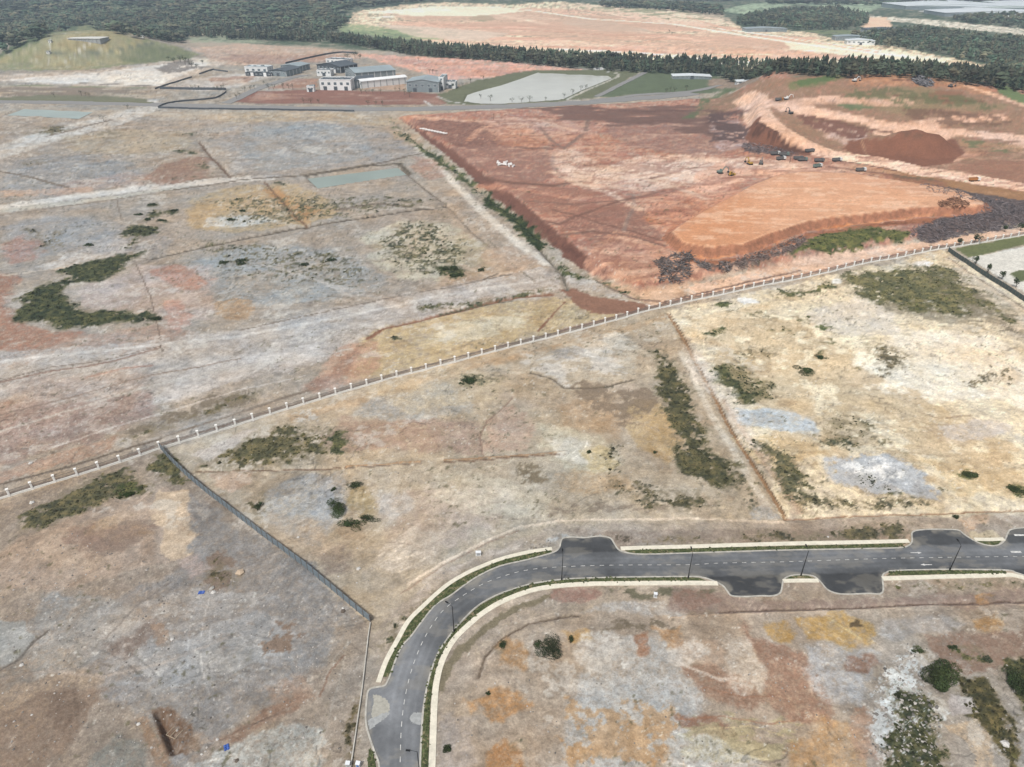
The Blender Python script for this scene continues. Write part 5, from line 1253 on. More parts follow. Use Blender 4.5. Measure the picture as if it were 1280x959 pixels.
bush(1025, 448, 2.4, 2.0, .9, 'small dark bush just above the bright green mound', 400, seed=18, size=.22)
bush(1211, 595, 3.6, 2.2, .9, 'low green bush near the lower right of the pale plot', 800, seed=19, base=LEAFM, size=.2)
bush(1267, 613, 2.6, 2.4, 1.1, 'green bush at the right edge of the pale plot', 700, seed=20, base=LEAFM, size=.2)
bush(736, 567, .9, .8, .8, 'small round dark bush above the tan bund', 260, seed=21)
bush(819, 566, .7, .7, .7, 'tiny round bush left of the dark green strip', 200, seed=22)
bush(1195, 648, 1.1, .9, 1.1, 'small round dark bush above the upper right road opening', 320, seed=23)
bush(586, 477, 3.6, 2.6, 1.0, 'dark flat thicket just below the pillared fence', 800, seed=24, size=.22)
bush(194, 400, 3.0, 2.6, 1.4, 'dark bush at the right tip of the large green patch', 600, seed=25, size=.25)
bush(159, 619, 2.2, 1.6, 1.2, 'bright green bush among grass below the pillared fence', 700, seed=26, base=(.04, .065, .015))
bush(324, 633, 1.2, 2.4, .9, 'dark narrow bush right of the metal hoarding', 380, seed=27)
bush(610, 868, .5, .5, .5, 'tiny dark bush at the left inside the bend', 120, seed=28)
bush(602, 338, 2.6, 2.4, 1.3, 'lone small bush near the end of the pale plateau', 300, seed=29, size=.28)
bush(556, 337, 3.2, 2.8, 1.3, 'left bush of a close trio on the pale plateau', 380, seed=30, size=.28)
bush(569, 336, 3.2, 2.6, 1.3, 'upper right bush of a close trio on the pale plateau', 380, seed=31, size=.28)
bush(570, 345, 4.6, 3.2, 1.3, 'lower bush of a close trio on the pale plateau', 460, seed=32, size=.28)
for i, (px, py, w_) in enumerate(((280, 329, 'left one of the close pair below the pale plateau middle'), (302, 326, 'right one of the close pair, upper half'), (302, 330, 'right one of the close pair, lower half'), (412, 326, 'right of the middle of the grey plateau'), (381, 331, 'just left below its neighbour on the grey plateau'), (218, 264, 'rightmost of the cluster above the square green patch'), (190, 256, 'topmost of the cluster above the square green patch'), (184, 275, 'left above the square green patch'), (199, 276, 'right above the square green patch'), (111, 307, 'alone left of the square green patch'), (288, 275, 'on the white streak by the ochre ground'), (303, 264, 'above the white streak by the ochre ground'), (174, 268, 'leftmost of the cluster above the square green patch'))):
    bush(px, py, 3.2, 2.4, 1.1, 'low dark scrub clump '+w_, 160, 'scrub_clump', 'scrub', LEAFD, 60+i, .4, 'scrub clumps on the left plateau')
# small planted trees by the concrete yard
def small_tree(px, py, h, label, seed=1, n=420, group=None, wd=.42, name='small_tree'):
    t = empty(name, P3(px, py), seed*1.3, label=label, cat='tree', group=group)
    link('trunk', trunkmesh(h*.6, h*.035, seed, 3), None, t)
    link('crown', leafmesh('crown', n, h*wd, h*wd, h*.42, h*.055, h*.6, seed, LEAFD, 6), None, t); return t
small_tree(1199, 306, 5.2, 'left rounded young tree of the pair on the grass by the pillared fence', 1)
small_tree(1218, 303, 6.2, 'taller rounded young tree of the pair on the grass by the pillared fence', 2)
small_tree(1219.5, 330, 5.4, 'young tree behind the dark green fence, highest of the row by the yard', 3, wd=.27)
small_tree(1234, 341, 5.4, 'second young tree down the row behind the dark green fence', 4, wd=.25)
small_tree(1252, 349, 5.2, 'third young tree down the row behind the dark green fence', 5, wd=.27)
small_tree(1269.5, 360, 5.0, 'lowest young tree of the row behind the dark green fence', 6, wd=.3)
small_tree(1255, 290.5, 5, 'small dark tree behind the pillared fence near the right edge', 7, wd=.3)
small_tree(1275, 289, 5, 'small dark tree at the right edge behind the pillared fence', 8, wd=.3)
# ================================================================= low vegetation scattered over its patches (one uncountable cover)
def inpoly_pts(W, n):
    x0, y0 = W.min(0); x1, y1 = W.max(0); out = rng.uniform((x0, y0), (x1, y1), (n, 2)); return out
TV, TC = [], []
for i in VEG:
    l, W = LAYERS[i], LW[i]; m = mpp(*W.mean(0)); ext = W.max(0)-W.min(0); r_ = max(.38, 1.25*m)
    n = int(min(9000, ext[0]*ext[1]/(r_*r_*2.6)*l[2].get('d', .5)))
    if n < 4: continue
    P = inpoly_pts(W, n); f = layer_mask(l, W, P[:, 0], P[:, 1], i); P = P[(f > rng.uniform(.3, 1.0, n)) & (fbm(P[:, 0]/(3*m), P[:, 1]/(3*m), i+800, 3, .65) > .44)]
    if len(P): TV.append(np.c_[P, gz(P[:, 0], P[:, 1]), np.full(len(P), r_)*rng.uniform(.45, 1.0, len(P))*(1+1.1*(rng.random(len(P)) < .12))]); TC.append(np.tile(lin(l[1])*np.array([.62, .62, .50]), (len(P), 1))*(.75+1.5*np.clip(fbm(P[:, 0]/(7*m), P[:, 1]/(7*m), i+207, 3, .6)-.42, -.1, .5))[:, None]*np.array([1, 1, 1.])*rng.uniform(.55, 1.5, (len(P), 1)))
# verge grass tufts
def along_strip(s, n, wd):
    P = resample(smooth(GP(s), 6), n); return P+rng.normal(0, wd, P.shape)
for s, n, wd in (('486,838 500,808 520,782 542,756 562,738 582,726 600,716 627,703 660,696 684,689', 240, .35), ('529,1000 532,959 533,880 540,846 550,818 564,797 577,782 592,769 605,758 627,746 660,734 709,727 764,725 860,724.5', 480, .4),
                 ('1112,716.5 1184,716 1257,716', 260, .3), ('800,689 860,688.3 977,685 1080,683 1128,682', 420, .3), ('466,1000 465,959 462,940', 60, .4)):
    P = along_strip(s, n, wd); TV.append(np.c_[P, np.full(n, .1), rng.uniform(.18, .42, n)]); TC.append(np.tile(np.array([.065, .078, .032]), (n, 1))*rng.uniform(.5, 1.4, (n, 1)))
TV = np.concatenate(TV); TC = np.concatenate(TC); n = len(TV)
a = rng.uniform(0, 6.28, (n, 1))+np.arange(5)*1.2566+rng.normal(0, .25, (n, 5)); rr = TV[:, 3:4]*rng.uniform(.6, 1.3, (n, 5))
ring = np.stack([TV[:, 0:1]+np.cos(a)*rr, TV[:, 1:2]+np.sin(a)*rr, TV[:, 2:3]+TV[:, 3:4]*rng.uniform(-.12, .34, (n, 5))], -1)
top = np.stack([TV[:, 0]+rng.normal(0, .2, n)*TV[:, 3], TV[:, 1]+rng.normal(0, .2, n)*TV[:, 3], TV[:, 2]+TV[:, 3]*rng.uniform(.2, 1.1, n)], -1)[:, None, :]
V = np.concatenate([ring, top], 1).reshape(-1, 3); b = (np.arange(n)*6)[:, None]
F = np.concatenate([np.concatenate([b+j, b+(j+1) % 5, b+5], 1) for j in range(5)])
cc = np.ones((n, 6, 4)); cc[:, :, :3] = TC[:, None, :]*rng.uniform(.75, 1.25, (n, 6, 1))
tag(link('ground_cover', new_mesh('ground_cover', V, F, cc.reshape(-1, 4)), MLEAF), kind='stuff')
print('tufts', n)
# ================================================================= loose stones (uncountable)
SV = []
for s, n, r0, r1 in (('60,660 462,775 440,955 100,1100 -60,1100 -100,800', 2600, .08, .34), ('1090,850 1142,806 1158,862 1177,885 1170,965 1091,945', 800, .15, .5), ('560,860 1280,780 1300,1000 560,1000', 900, .08, .26), ('240,560 700,430 960,640 480,760', 900, .08, .28), ('660,690 700,664 780,668 690,684', 120, .15, .4), ('480,780 600,690 560,700 470,800', 160, .12, .35), ('850,400 1270,380 1280,640 990,640', 700, .1, .3)):
    W = np.array(GP(s)); P = inpoly_pts(W, n); P = P[(sdist(P[:, 0], P[:, 1], W) > 0) & (sdist(P[:, 0], P[:, 1], np.vstack([UPW, LOW])) < -2.2)]
    SV.append(np.c_[P, gz(P[:, 0], P[:, 1]), r0+(r1-r0)*rng.power(.35, len(P))])
SV = np.concatenate(SV); n = len(SV)
ico = np.array([(0, 0, 1), (.89, 0, .45), (.28, .85, .45), (-.72, .53, .45), (-.72, -.53, .45), (.28, -.85, .45)]); base = ico[1:].copy(); base[:, 2] = -.3; base[:, :2] *= 1.1
pts = np.concatenate([ico, base]); jit = rng.uniform(.65, 1.35, (n, 11, 3))
V = (pts[None]*jit*SV[:, None, 3:4]*np.array([1, 1, .7])+SV[:, None, :3]).reshape(-1, 3)
fi = np.array([(0, 1+j, 1+(j+1) % 5) for j in range(5)]+[(1+j, 6+j, 6+(j+1) % 5) for j in range(5)]+[(1+j, 6+(j+1) % 5, 1+(j+1) % 5) for j in range(5)])
F = (fi[None]+(np.arange(n)*11)[:, None, None]).reshape(-1, 3)
sc = np.array([.30, .28, .26])*rng.uniform(.3, 1.3, (n, 1)); cc = np.ones((n, 11, 4)); cc[:, :, :3] = sc[:, None]
tag(link('loose_stones', new_mesh('loose_stones', V, F, cc.reshape(-1, 4)), MSTONE), kind='stuff')
# ================================================================= brush and felled wood
MBR = attrmat('dead_wood', .95, [(1.5, .7, 1.3)])
def brushpile(W, n, L, r, zr, col_, spread=1.0):
    W = np.array(W); P = inpoly_pts(W, n*3); P = P[sdist(P[:, 0], P[:, 1], W) > -.5][:n]; n = len(P); z = gz(P[:, 0], P[:, 1])
    a = rng.uniform(0, math.pi, n); e = rng.normal(.12, .3, n); l = L*rng.uniform(.3, 1.2, n); zz = z+rng.uniform(0, zr, n)*rng.uniform(0, 1, n)+.1
    d = np.stack([np.cos(a)*np.cos(e), np.sin(a)*np.cos(e), np.sin(e)], 1); s_ = np.stack([-np.sin(a), np.cos(a), 0*a], 1); u = np.cross(d, s_)
    c = np.c_[P, zz]; q = (r*rng.uniform(.4, 1.4, n))[:, None]
    ends = [c-d*l[:, None]/2, c+d*l[:, None]/2]; V = []
    for E in ends:
        for k in range(3): t = k*2.094; V.append(E+s_*q*math.cos(t)+u*q*math.sin(t))
    V = np.stack(V, 1).reshape(-1, 3); b = (np.arange(n)*6)[:, None]
    F = np.concatenate([b+np.array([[k, (k+1) % 3, 3+(k+1) % 3, 3+k]]) for k in range(3)])
    cc = np.ones((n, 6, 4)); cc[:, :, :3] = (np.array(col_)*rng.uniform(.45, 1.9, (n, 1)))[:, None]
    me = new_mesh('brush', V, F, cc.reshape(-1, 4)); me.materials.append(MBR); return me
def brushthing(s, n, L, r, zr, c, label, name='brush_heap', cat='brush heap'):
    W = AP(s); o = link(name, brushpile(W, n, L, r, zr, c)); return tag(o, label, cat)
DK = (.10, .085, .08)
brushthing('819,328 832,322 842,330 850,328 862,318 868,322 858,330 862,338 862,347 850,350 848,357 836,352 824,353 823,346 830,340 822,334', 420, 5, .2, 1.7, DK, 'heap of grey felled trunks and roots left on the red soil', 'timber_heap', 'timber heap')
brushthing('836,318 850,315 862,316 866,322 858,325 845,322', 80, 5, .2, 1.2, DK, 'small scatter of dark branches at the top of the felled timber heap', 'timber_heap', 'timber heap')
brushthing('868,326 882,328 890,336 884,338 872,332', 90, 4, .17, 1.2, DK, 'small brown brush heap right of the felled timber')
brushthing('898,336 902,326 912,330 912,338 904,340', 110, 3.5, .17, 1.6, DK, 'dark rounded brush clump below the orange platform edge')
brushthing('914,334 925,322 940,318 965,311 985,303 1002,297 1008,300 992,312 965,322 940,334 922,340', 600, 3, .15, 1.3, (.14, .112, .10), 'long grey brush heap under the edge of the orange platform')
brushthing('1136,298 1145,286 1165,278 1225,268 1232,258 1215,248 1240,250 1280,262 1330,268 1330,280 1280,284 1210,294 1160,304', 1900, 3.6, .16, 1.3, (.105, .09, .092), 'broad dark field of cleared brush right of the orange platform')
brushthing('1150,231 1190,238 1230,246 1280,254 1280,262 1220,252 1160,240', 320, 4, .16, 1.1, (.11, .095, .094), 'dark ribbon of brush between the haul road and the platform')
brushthing('926,180 950,180 975,186 998,193 985,196 950,192 930,188', 460, 3.2, .16, 1.6, (.13, .108, .108), 'grey brush mound at the foot of the cut slope')
brushthing('1172,258 1180,251 1196,248 1212,256 1204,261 1184,262', 260, 4, .22, 1.4, (.17, .09, .055), 'reddish heap of broken timber on top of the orange platform')
brushthing('1142,101 1150,96 1156,99 1166,106 1158,109 1146,106', 200, 9, .4, 4, (.12, .115, .12), 'dark heap of scrap and timber on the hilltop')
# pale pipe sections
MPIPE = mat('pipe_concrete', (.62, .60, .58), .8)
t = empty('pipe_stack', P3(636, 206), label='scattered stack of pale concrete pipes on the red ground', cat='pipes')
x0, y0, z0 = t.location
for j in range(16):
    a = rng.uniform(0, 3.1); p = np.array([rng.uniform(-9, 9), rng.uniform(-7, 7), .8]); d = np.array([math.cos(a), math.sin(a), 0])*1.5
    MB().cyl(p-d, p+d, .8, .8, 10).obj('pipe', MPIPE, t)
t = empty('pipe_stack', P3(542, 164), label='row of pale pipes lying in the dark red corner plot', cat='pipes')
for j in range(9):
    p = np.array([-12+j*3., 8-j*2.6, .7]); MB().cyl(p-[2.2, .5, 0], p+[2.2, .5, 0], .7, .7, 10).obj('pipe', MPIPE, t)
# ================================================================= vehicles on the earthworks
MYEL = mat('faded_machine_yellow', (.42, .26, .05), .5, facs=((2, .7, 1.1),)); MTRK = mat('machine_black', (.03, .03, .032), .7); MGLS = mat('dark_glass', (.03, .04, .05), .15, spec=.6)
MGRN = mat('dusty_green_body', (.16, .22, .20), .55, facs=((2, .7, 1.1),)); MWHT = mat('white_vehicle_paint', (.62, .63, .62), .4); MDGY = mat('dusty_grey_body', (.13, .13, .13), .6, facs=((2, .7, 1.2),)); MORG = mat('dusty_orange_body', (.34, .15, .05), .55)
def excavator(px, py, rz, label, body=MYEL):
    t = empty('excavator', P3(px, py), rz, label=label, cat='excavator')
    for s in (-1, 1):
        tr = MB().prism([(-2.1, .15), (-1.7, 0), (1.7, 0), (2.1, .15), (2.2, .55), (1.8, .95), (-1.8, .95), (-2.2, .55)], s*1.35-.3, s*1.35+.3).obj('track', MTRK, t)
    MB().box(-1, 1, -1, 1, .5, 1.15).obj('undercarriage', MTRK, t)
    MB().prism([(-2.5, 1.15), (1.4, 1.15), (1.4, 1.7), (-.1, 2.1), (-2.6, 2.2)], -1.35, 1.35).obj('body', body, t)
    c = MB().prism([(.0, 1.7), (1.5, 1.7), (1.6, 2.5), (1.2, 3.2), (0, 3.2)], .45, 1.35).obj('cab', body, t); MB().box(.1, 1.2, 1.36, 1.38, 2.1, 3.0).obj('window', MGLS, c)
    MB().bar((1.2, -.2, 1.8), (3.6, -.2, 5.0), .5, .6).bar((3.6, -.2, 5.0), (6.2, -.2, 4.2), .4, .5).obj('boom', body, t)
    MB().bar((6.2, -.2, 4.2), (6.9, -.2, 1.5), .35, .4).obj('arm', body, t)
    MB().prism([(6.0, .4), (7.2, .3), (7.3, 1.3), (6.5, 1.6), (5.9, 1.1)], -.8, .4).obj('bucket', MTRK, t); return t
def truck(px, py, rz, label, body=MDGY, cab=MGRN, cat='truck'):
    t = empty('dump_truck', P3(px, py), rz, label=label, cat=cat)
    MB().box(-4, 3.6, -.9, .9, .7, 1.0).obj('chassis', MTRK, t)
    c = MB().prism([(1.9, 1.0), (3.9, 1.0), (3.9, 2.0), (3.5, 3.0), (1.9, 3.0)], -1.2, 1.2).obj('cab', cab, t)
    MB().prism([(3.86, 2.05), (3.93, 2.05), (3.6, 2.9), (3.53, 2.9)], -1.05, 1.05).obj('windscreen', MGLS, c)
    b = MB(); b.box(-4.1, 1.6, -1.25, 1.25, 1.05, 1.2).box(-4.1, 1.6, -1.25, -1.15, 1.2, 2.7).box(-4.1, 1.6, 1.15, 1.25, 1.2, 2.7).box(1.5, 1.6, -1.15, 1.15, 1.2, 3.0).box(-4.1, -4.0, -1.15, 1.15, 1.2, 2.6); b.obj('tipper_bed', body, t)
    for x in (-3.1, -1.8, 2.8):
        for s in (-1, 1): MB().cyl((x, s*.85, .5), (x, s*1.22, .5), .5, .5, 10).obj('wheel', MTRK, t)
    return t
def dozer(px, py, rz, label):
    t = empty('bulldozer', P3(px, py), rz, label=label, cat='bulldozer')
    for s in (-1, 1): MB().prism([(-2, .1), (1.8, .1), (2.1, .5), (1.6, 1.0), (-1.8, 1.1), (-2.2, .6)], s*1.2-.3, s*1.2+.3).obj('track', MTRK, t)
    MB().box(-1.9, 1.9, -.85, .85, .6, 1.9).obj('body', MYEL, t); c = MB().box(-1.5, .2, -.8, .8, 1.9, 3.1).obj('cab', MYEL, t); MB().box(-1.3, 0, -.83, -.81, 2.1, 2.9).obj('window', MGLS, c)
    MB().prism([(2.5, .0), (2.9, .1), (2.7, .8), (2.9, 1.5), (2.6, 1.5), (2.45, .8)], -1.9, 1.9).obj('blade', MYEL, t); MB().bar((0, -1.6, .6), (2.5, -1.6, .5), .2).bar((0, 1.6, .6), (2.5, 1.6, .5), .2).obj('push_arms', MYEL, t); return t
excavator(900, 217, .2, 'pale excavator with its arm out at the left end of the machine yard', MGRN)
dozer(914, 219, .6, 'small bulldozer just right of the leftmost excavator')
excavator(937, 206, 1.9, 'yellow excavator with raised boom left of the parked trucks')
excavator(951, 206, 1.2, 'dark excavator seen end on between the yellow one and the trucks', MDGY)
for px, py, rz, lb, b, c in ((969, 194.5, .1, 'light tipper truck at the upper left of the machine yard', MDGY, MWHT), (980, 195.5, .05, 'grey tipper truck nose to tail with the light one', MDGY, MGRN), (976, 201, .25, 'tipper truck with pale cab parked in front of the upper two', MDGY, MWHT),
                             (998, 199.5, .05, 'long dark truck left of the pole in the machine yard', MDGY, MDGY), (1003, 201, .1, 'dark truck close beside the long dark one', MDGY, MGRN), (1012, 190.5, .2, 'truck on the slope road above the machine yard', MDGY, MDGY),
                             (1024, 202, .1, 'dark tipper truck in the middle of the right hand group', MDGY, MDGY), (1022, 209, .4, 'bluish truck nearest the camera in the right hand group', MGRN, MWHT), (1046, 202.5, .15, 'white cabbed dark truck at the right end of the row', MDGY, MWHT), (1076, 214.5, .1, 'small pale truck standing apart right of the row', MDGY, MWHT), (1218, 226, .1, 'lone truck driving along the haul road at the right', MORG, MWHT)):
    truck(px, py, rz, lb, b, c)
excavator(983, 124.5, .1, 'pale excavator on the ledge at the left of the red hill', MWHT); truck(974, 126, .1, 'truck beside the pale excavator on the red hill ledge', MDGY, MORG)
excavator(988, 142, 2.0, 'small dark excavator digging in the rough red cut', MDGY)
excavator(1188, 109, .4, 'small dark excavator on the hilltop right of the scrap heap', MDGY); excavator(1068, 102, .3, 'white excavator on the left of the hilltop', MWHT)
excavator(1037, 14, .2, 'far excavator in the pale pit country', MDGY)
MPOLE = mat('timber_pole', (.10, .06, .04), .9)
def pole(px, py, h, label):
    t = empty('utility_pole', P3(px, py), label=label, cat='pole'); MB().cyl((0, 0, -.4), (0, 0, h), .22, .15, 6).obj('post', MPOLE, t); MB().bar((-1.1, 0, h-.6), (1.1, 0, h-.6), .18).obj('crossarm', MPOLE, t)
pole(987, 204, 8, 'dark post standing among the trucks'); pole(617, 149, 6, 'short dark post at the top of the red ground')
# ================================================================= debris near the camera
MTARP = mat('blue_tarpaulin', (.035, .085, .30), .55, facs=((3, .7, 1.3),)); MSACK = mat('white_sack', (.48, .465, .44), .8, facs=((3, .8, 1.1),))
def rock(px, py, r, label, m=MSACK, name='white_boulder', cat='boulder', fl=.7):
    x, y, z = P3(px, py); v = [(p*rng.uniform(.75, 1.2, 3)*r*np.array([1, 1, fl])) for p in pts]; me = bpy.data.meshes.new(name)
    sub = [tuple(q) for q in v]; me.from_pydata(sub, [], [tuple(int(k) for k in f) for f in fi]); me.update(); o = link(name, me, m); o.location = (x, y, z); return tag(o, label, cat)
def tarp(px, py, w_, h_, rz, label):
    x, y, z = P3(px, py); n = 6; V = []
    for j in range(n+1):
        for i in range(n+1): V.append(((i/n-.5)*w_, (j/n-.5)*h_, .12+.16*math.sin(i*1.7+j)*math.cos(j*1.3)))
    top = len(V); V += [(a, b, -.1) for a, b, c in V]
    F = [(j*(n+1)+i, j*(n+1)+i+1, (j+1)*(n+1)+i+1, (j+1)*(n+1)+i) for j in range(n) for i in range(n)]
    edge = [i for i in range(n+1)]+[j*(n+1)+n for j in range(1, n+1)]+[n*(n+1)+i for i in range(n-1, -1, -1)]+[j*(n+1) for j in range(n-1, 0, -1)]
    for k in range(len(edge)): a, b = edge[k], edge[(k+1) % len(edge)]; F.append((b, a, a+top, b+top))
    me = bpy.data.meshes.new('tarpaulin'); me.from_pydata(V, [], F); me.update(); o = link('tarpaulin', me, MTARP); o.location = (x, y, z); o.rotation_euler = (0, 0, rz); tag(o, label, 'tarpaulin')
tarp(283, 934, 1.1, 1.5, .5, 'crumpled dark blue sheet lying right of the dug pit'); tarp(252, 741, 1.7, 1.1, .1, 'blue sheet among pale rubble in the left yard')
for px, py, r, lb in ((271, 923, .42, 'rounded white stone just above the blue sheet by the pit'), (27, 832, .65, 'white block at the left edge of the pale mound'), (40, 894, .35, 'small white stone in the lower left brown soil'), (173, 905, .5, 'white lump left of the dug pit'),
                      (448, 710, .75, 'pale round boulder right of the metal hoarding'), (423, 721, .3, 'tiny white stone right of the metal hoarding'), (446, 729, .25, 'tiny white stone below the pale boulder'), (301, 717, 1.5, 'tan mound of spoil beside the blue sheet'),
                      (215, 799, .6, 'white curved rubble lump in the middle of the left yard'), (267, 741, .7, 'white rubble heap right of the blue sheet'), (429, 761, .45, 'small pale stone by the lower hoarding'), (38, 579, .9, 'white lump above the pillared fence at the far left'),
                      (40, 628, .9, 'white grassy lump below the pillared fence at the far left'), (1256, 930, 1.0, 'white boulder pile at the lower right'), (1035, 671, .4, 'white lump on the verge above the upper road'), (373, 673, .5, 'pale slab lying right of the hoarding'), (252, 943, .3, 'small white stone under the dug pit')):
    rock(px, py, r, lb, MWT if False else (mat('tan_spoil', (.42, .33, .24), .95) if 'tan' in lb else MSACK))
rock(296, 951, .55, 'dark rubble lump near the bottom edge under the pale ground', mat('dark_rubble', (.10, .08, .065), .9), 'dark_boulder')
rock(429, 764, .8, 'dark stump beside the lower end of the hoarding', mat('dark_rubble', (.10, .08, .065), .9), 'dark_boulder')
rock(265, 736, .8, 'grey stone left among pale rubble', mat('grey_stone', (.3, .29, .27), .9), 'grey_boulder')
# dug pit: timber forms inside
t = empty('timber_form', P3(218, 916), -.3, label='small timber frame lying in the dug pit', cat='timber frame')
for a, b in (((-1.4, -1, .2), (1.2, -1.2, .2)), ((-1.4, -1, .2), (-1.0, 1.2, .2)), ((1.2, -1.2, .2), (1.4, 1.1, .2)), ((-.2, -1, .2), (.1, 1.1, .2))): MB().bar(a, b, .12).obj('plank', mat('weathered_plank', (.32, .26, .19), .9), t)
# ================================================================= reservoir on the green hill
MRES = mat('reservoir_concrete', (.33, .34, .34), .8, facs=((.1, .8, 1.1), (1, .9, 1.05))); MRW = mat('reservoir_rim', (.55, .55, .52), .7)
t = empty('reservoir', P3(106, 52), -.05, label='pale concrete reservoir on top of the green hill', cat='reservoir')
MB().box(-27, 27, 0, 26, -4, 4.2).obj('tank_wall', MRES, t); MB().box(-28, 28, -1, 27, 4.2, 4.9).obj('roof', MRW, t)
for j in range(9): MB().box(-26+j*6.4, -25+j*6.4, -.8, 0, -4, 4.1).obj('buttress', MRES, t)
for px, py, lb in ((63, 53, 'small white hut at the upper left of the green hill'), (61, 67, 'small white hut half way down the green hill'), (178, 47, 'small white hut at the right of the green hill')):
    t = empty('hut', P3(px, py), label=lb, cat='hut'); MB().box(-2.5, 2.5, -2, 2, -1, 3.2).obj('wall', MRW, t); MB().box(-2.9, 2.9, -2.4, 2.4, 3.2, 3.6).obj('roof', MRES, t); MB().box(-.6, .6, -2.1, -2.02, 0, 2.2).obj('door', MDOOR, t)
# ================================================================= factories in the distance
MWALLW = mat('white_cladding', (.68, .69, .69), .6, facs=((.05, .9, 1.05),)); MWALLG = mat('grey_cladding', (.20, .235, .25), .6, facs=((.05, .85, 1.1),)); MROOFG = mat('light_metal_roof', (.30, .355, .375), .45, .2, facs=((.05, .85, 1.1),)); MROOFD = mat('dark_metal_roof', (.085, .10, .115), .5, .2, facs=((.05, .8, 1.15),)); MWALLD = mat('dark_cladding', (.055, .065, .075), .6)
MWIN = mat('far_window_glass', (.12, .15, .17), .2, facs=((.2, .8, 1.2),))
def factory(px, py, w_, d, h, rz, wm_, rm_, label, name='warehouse', gable=3., nwin=6, doors=2, rows=1, ribs=True, cat='warehouse', winm=None):
    t = empty(name, P3(px, py), rz, label=label, cat=cat)
    MB().box(0, w_, 0, d, -3, h).obj('wall', wm_, t)
    if gable > 0:
        r = MB().prism([(-.8, h-.1), (w_/2, h+gable), (w_+.8, h-.1), (w_+.8, h+.5), (w_/2, h+gable+.6), (-.8, h+.5)], -.8, d+.8); i = len(r.v)
        r.v += [(0, .02, h-.05), (w_, .02, h-.05), (w_/2, .02, h+gable), (0, d-.02, h-.05), (w_, d-.02, h-.05), (w_/2, d-.02, h+gable)]; r.f += [(i, i+1, i+2), (i+4, i+3, i+5)]; ro = r.obj('roof', rm_, t)
    else:
        ro = MB().box(.5, w_-.5, .5, d-.5, h, h+.3).obj('roof', rm_, t); MB().box(-.2, w_+.2, -.2, .5, h, h+1.2).box(-.2, w_+.2, d-.5, d+.2, h, h+1.2).box(-.2, .5, .5, d-.5, h, h+1.2).box(w_-.5, w_+.2, .5, d-.5, h, h+1.2).obj('parapet', wm_, ro)
        MB().box(w_*.3, w_*.3+3, d*.4, d*.4+3, h+.3, h+1.8).obj('roof_plant', MWALLG, ro); MB().box(w_*.6, w_*.6+4, d*.5, d*.5+3, h+.3, h+2).obj('roof_plant', MWALLG, ro)
    for rr_ in range(rows):
        for j in range(nwin):
            a = w_*(j+.5)/nwin; ww = w_/nwin*.2; z = h*(rr_+.55)/rows; f = MB().box(a-ww-.15, a+ww+.15, -.12, -.02, z-.2, z+h/rows*.24+.2).obj('window', MWALLW if wm_ is not MWALLW else MWALLG, t)
            MB().box(a-ww, a+ww, -.18, -.125, z, z+h/rows*.24).obj('pane', winm or MWIN, f)
    for j in range(doors):
        a = w_*(j+.5)/doors; MB().box(a-2.2, a+2.2, -.25, -.2, -1, 4.5).obj('loading_door', MROOFD if wm_ is not MWALLD else MWALLW, t)
    if ribs:
        for j in range(int(d/9)+1): 
            for xx in (w_+.02, -.3): MB().box(xx, xx+.28, j*9, j*9+.6, -2, h-.3).obj('rib', MWALLG if wm_ is MWALLW else MWALLW, t)
    return t
factory(307, 93, 34, 20, 9, -.12, MWALLW, MROOFG, 'stepped white office block at the left end of the factory group', 'office_block', 0, 4, 0, 1, cat='office')
factory(307.5, 95, 38, 8, 3.6, -.12, MWALLD, MROOFD, 'low dark blue plinth building in front of the stepped white office', 'workshop', 0, 6, 2, 1, cat='workshop')
factory(338, 95, 26, 40, 7, -.3, MWALLG, MROOFD, 'low grey shed right of the stepped white office', 'warehouse', 2, 4, 1)
factory(352, 89, 30, 30, 7, -.3, MWALLG, MROOFG, 'small pale roofed shed behind the low grey shed', 'warehouse', 2, 4, 1)
factory(396.5, 95, 20, 16, 7, -.08, MWALLW, MROOFD, 'white fronted block attached to the dark warehouse', 'office_block', 0, 4, 1, 1, cat='office')
factory(397, 89, 46, 36, 8.5, -.55, MWALLD, MROOFD, 'dark grey warehouse left of the large pale roofed one', 'warehouse', 4, 6, 2)
factory(432, 96, 44, 58, 10, -1.05, MWALLG, MROOFG, 'large grey warehouse with a pale metal roof in the factory group', 'warehouse', 4, 8, 3)
factory(400.5, 113, 40, 24, 11.5, -.05, MWALLW, MROOFD, 'tall white office front with dark entrance windows nearest the far road', 'office_block', 0, 5, 3, 1, cat='office')
factory(430, 108, 22, 36, 9, -.95, MWALLG, MROOFD, 'dark roofed hall behind the tall white office front', 'warehouse', 3, 4, 1)
factory(447, 109, 12, 66, 8, -.95, MWALLW, MWALLW, 'long low white annexe stepping right from the large warehouse', 'annexe', 2, 3, 1, cat='annexe')
factory(408, 80, 36, 20, 6.5, -.3, MWALLW, MROOFD, 'white building behind the dark warehouse', 'office_block', 0, 5, 1, cat='office')
factory(509, 115, 40, 36, 11.5, -.10, MWALLG, MROOFG, 'separate blue-grey warehouse beside the big pond', 'warehouse', 3, 5, 2)
factory(549, 113, 6, 28, 14, -.1, MWALLW, MROOFG, 'narrow white stair tower on the right of the separate warehouse', 'stair_tower', 0, 1, 1, 3, cat='tower')
factory(556, 111, 14, 14, 7, -.1, MWALLW, MROOFD, 'small white gatehouse between the separate warehouse and the pond', 'gatehouse', 0, 2, 1, cat='gatehouse')
factory(384, 115, 9, 7, 6, 0, MWALLW, MROOFG, 'little white guard house left of the tall white office', 'gatehouse', 0, 2, 1, cat='gatehouse')
factory(841, 99, 52, 20, 3.5, -.08, MWALLG, mat('white_shed_roof', (.60, .64, .66), .4), 'long low shed with a white roof on the green field', 'shed', 1, 8, 1, cat='shed')
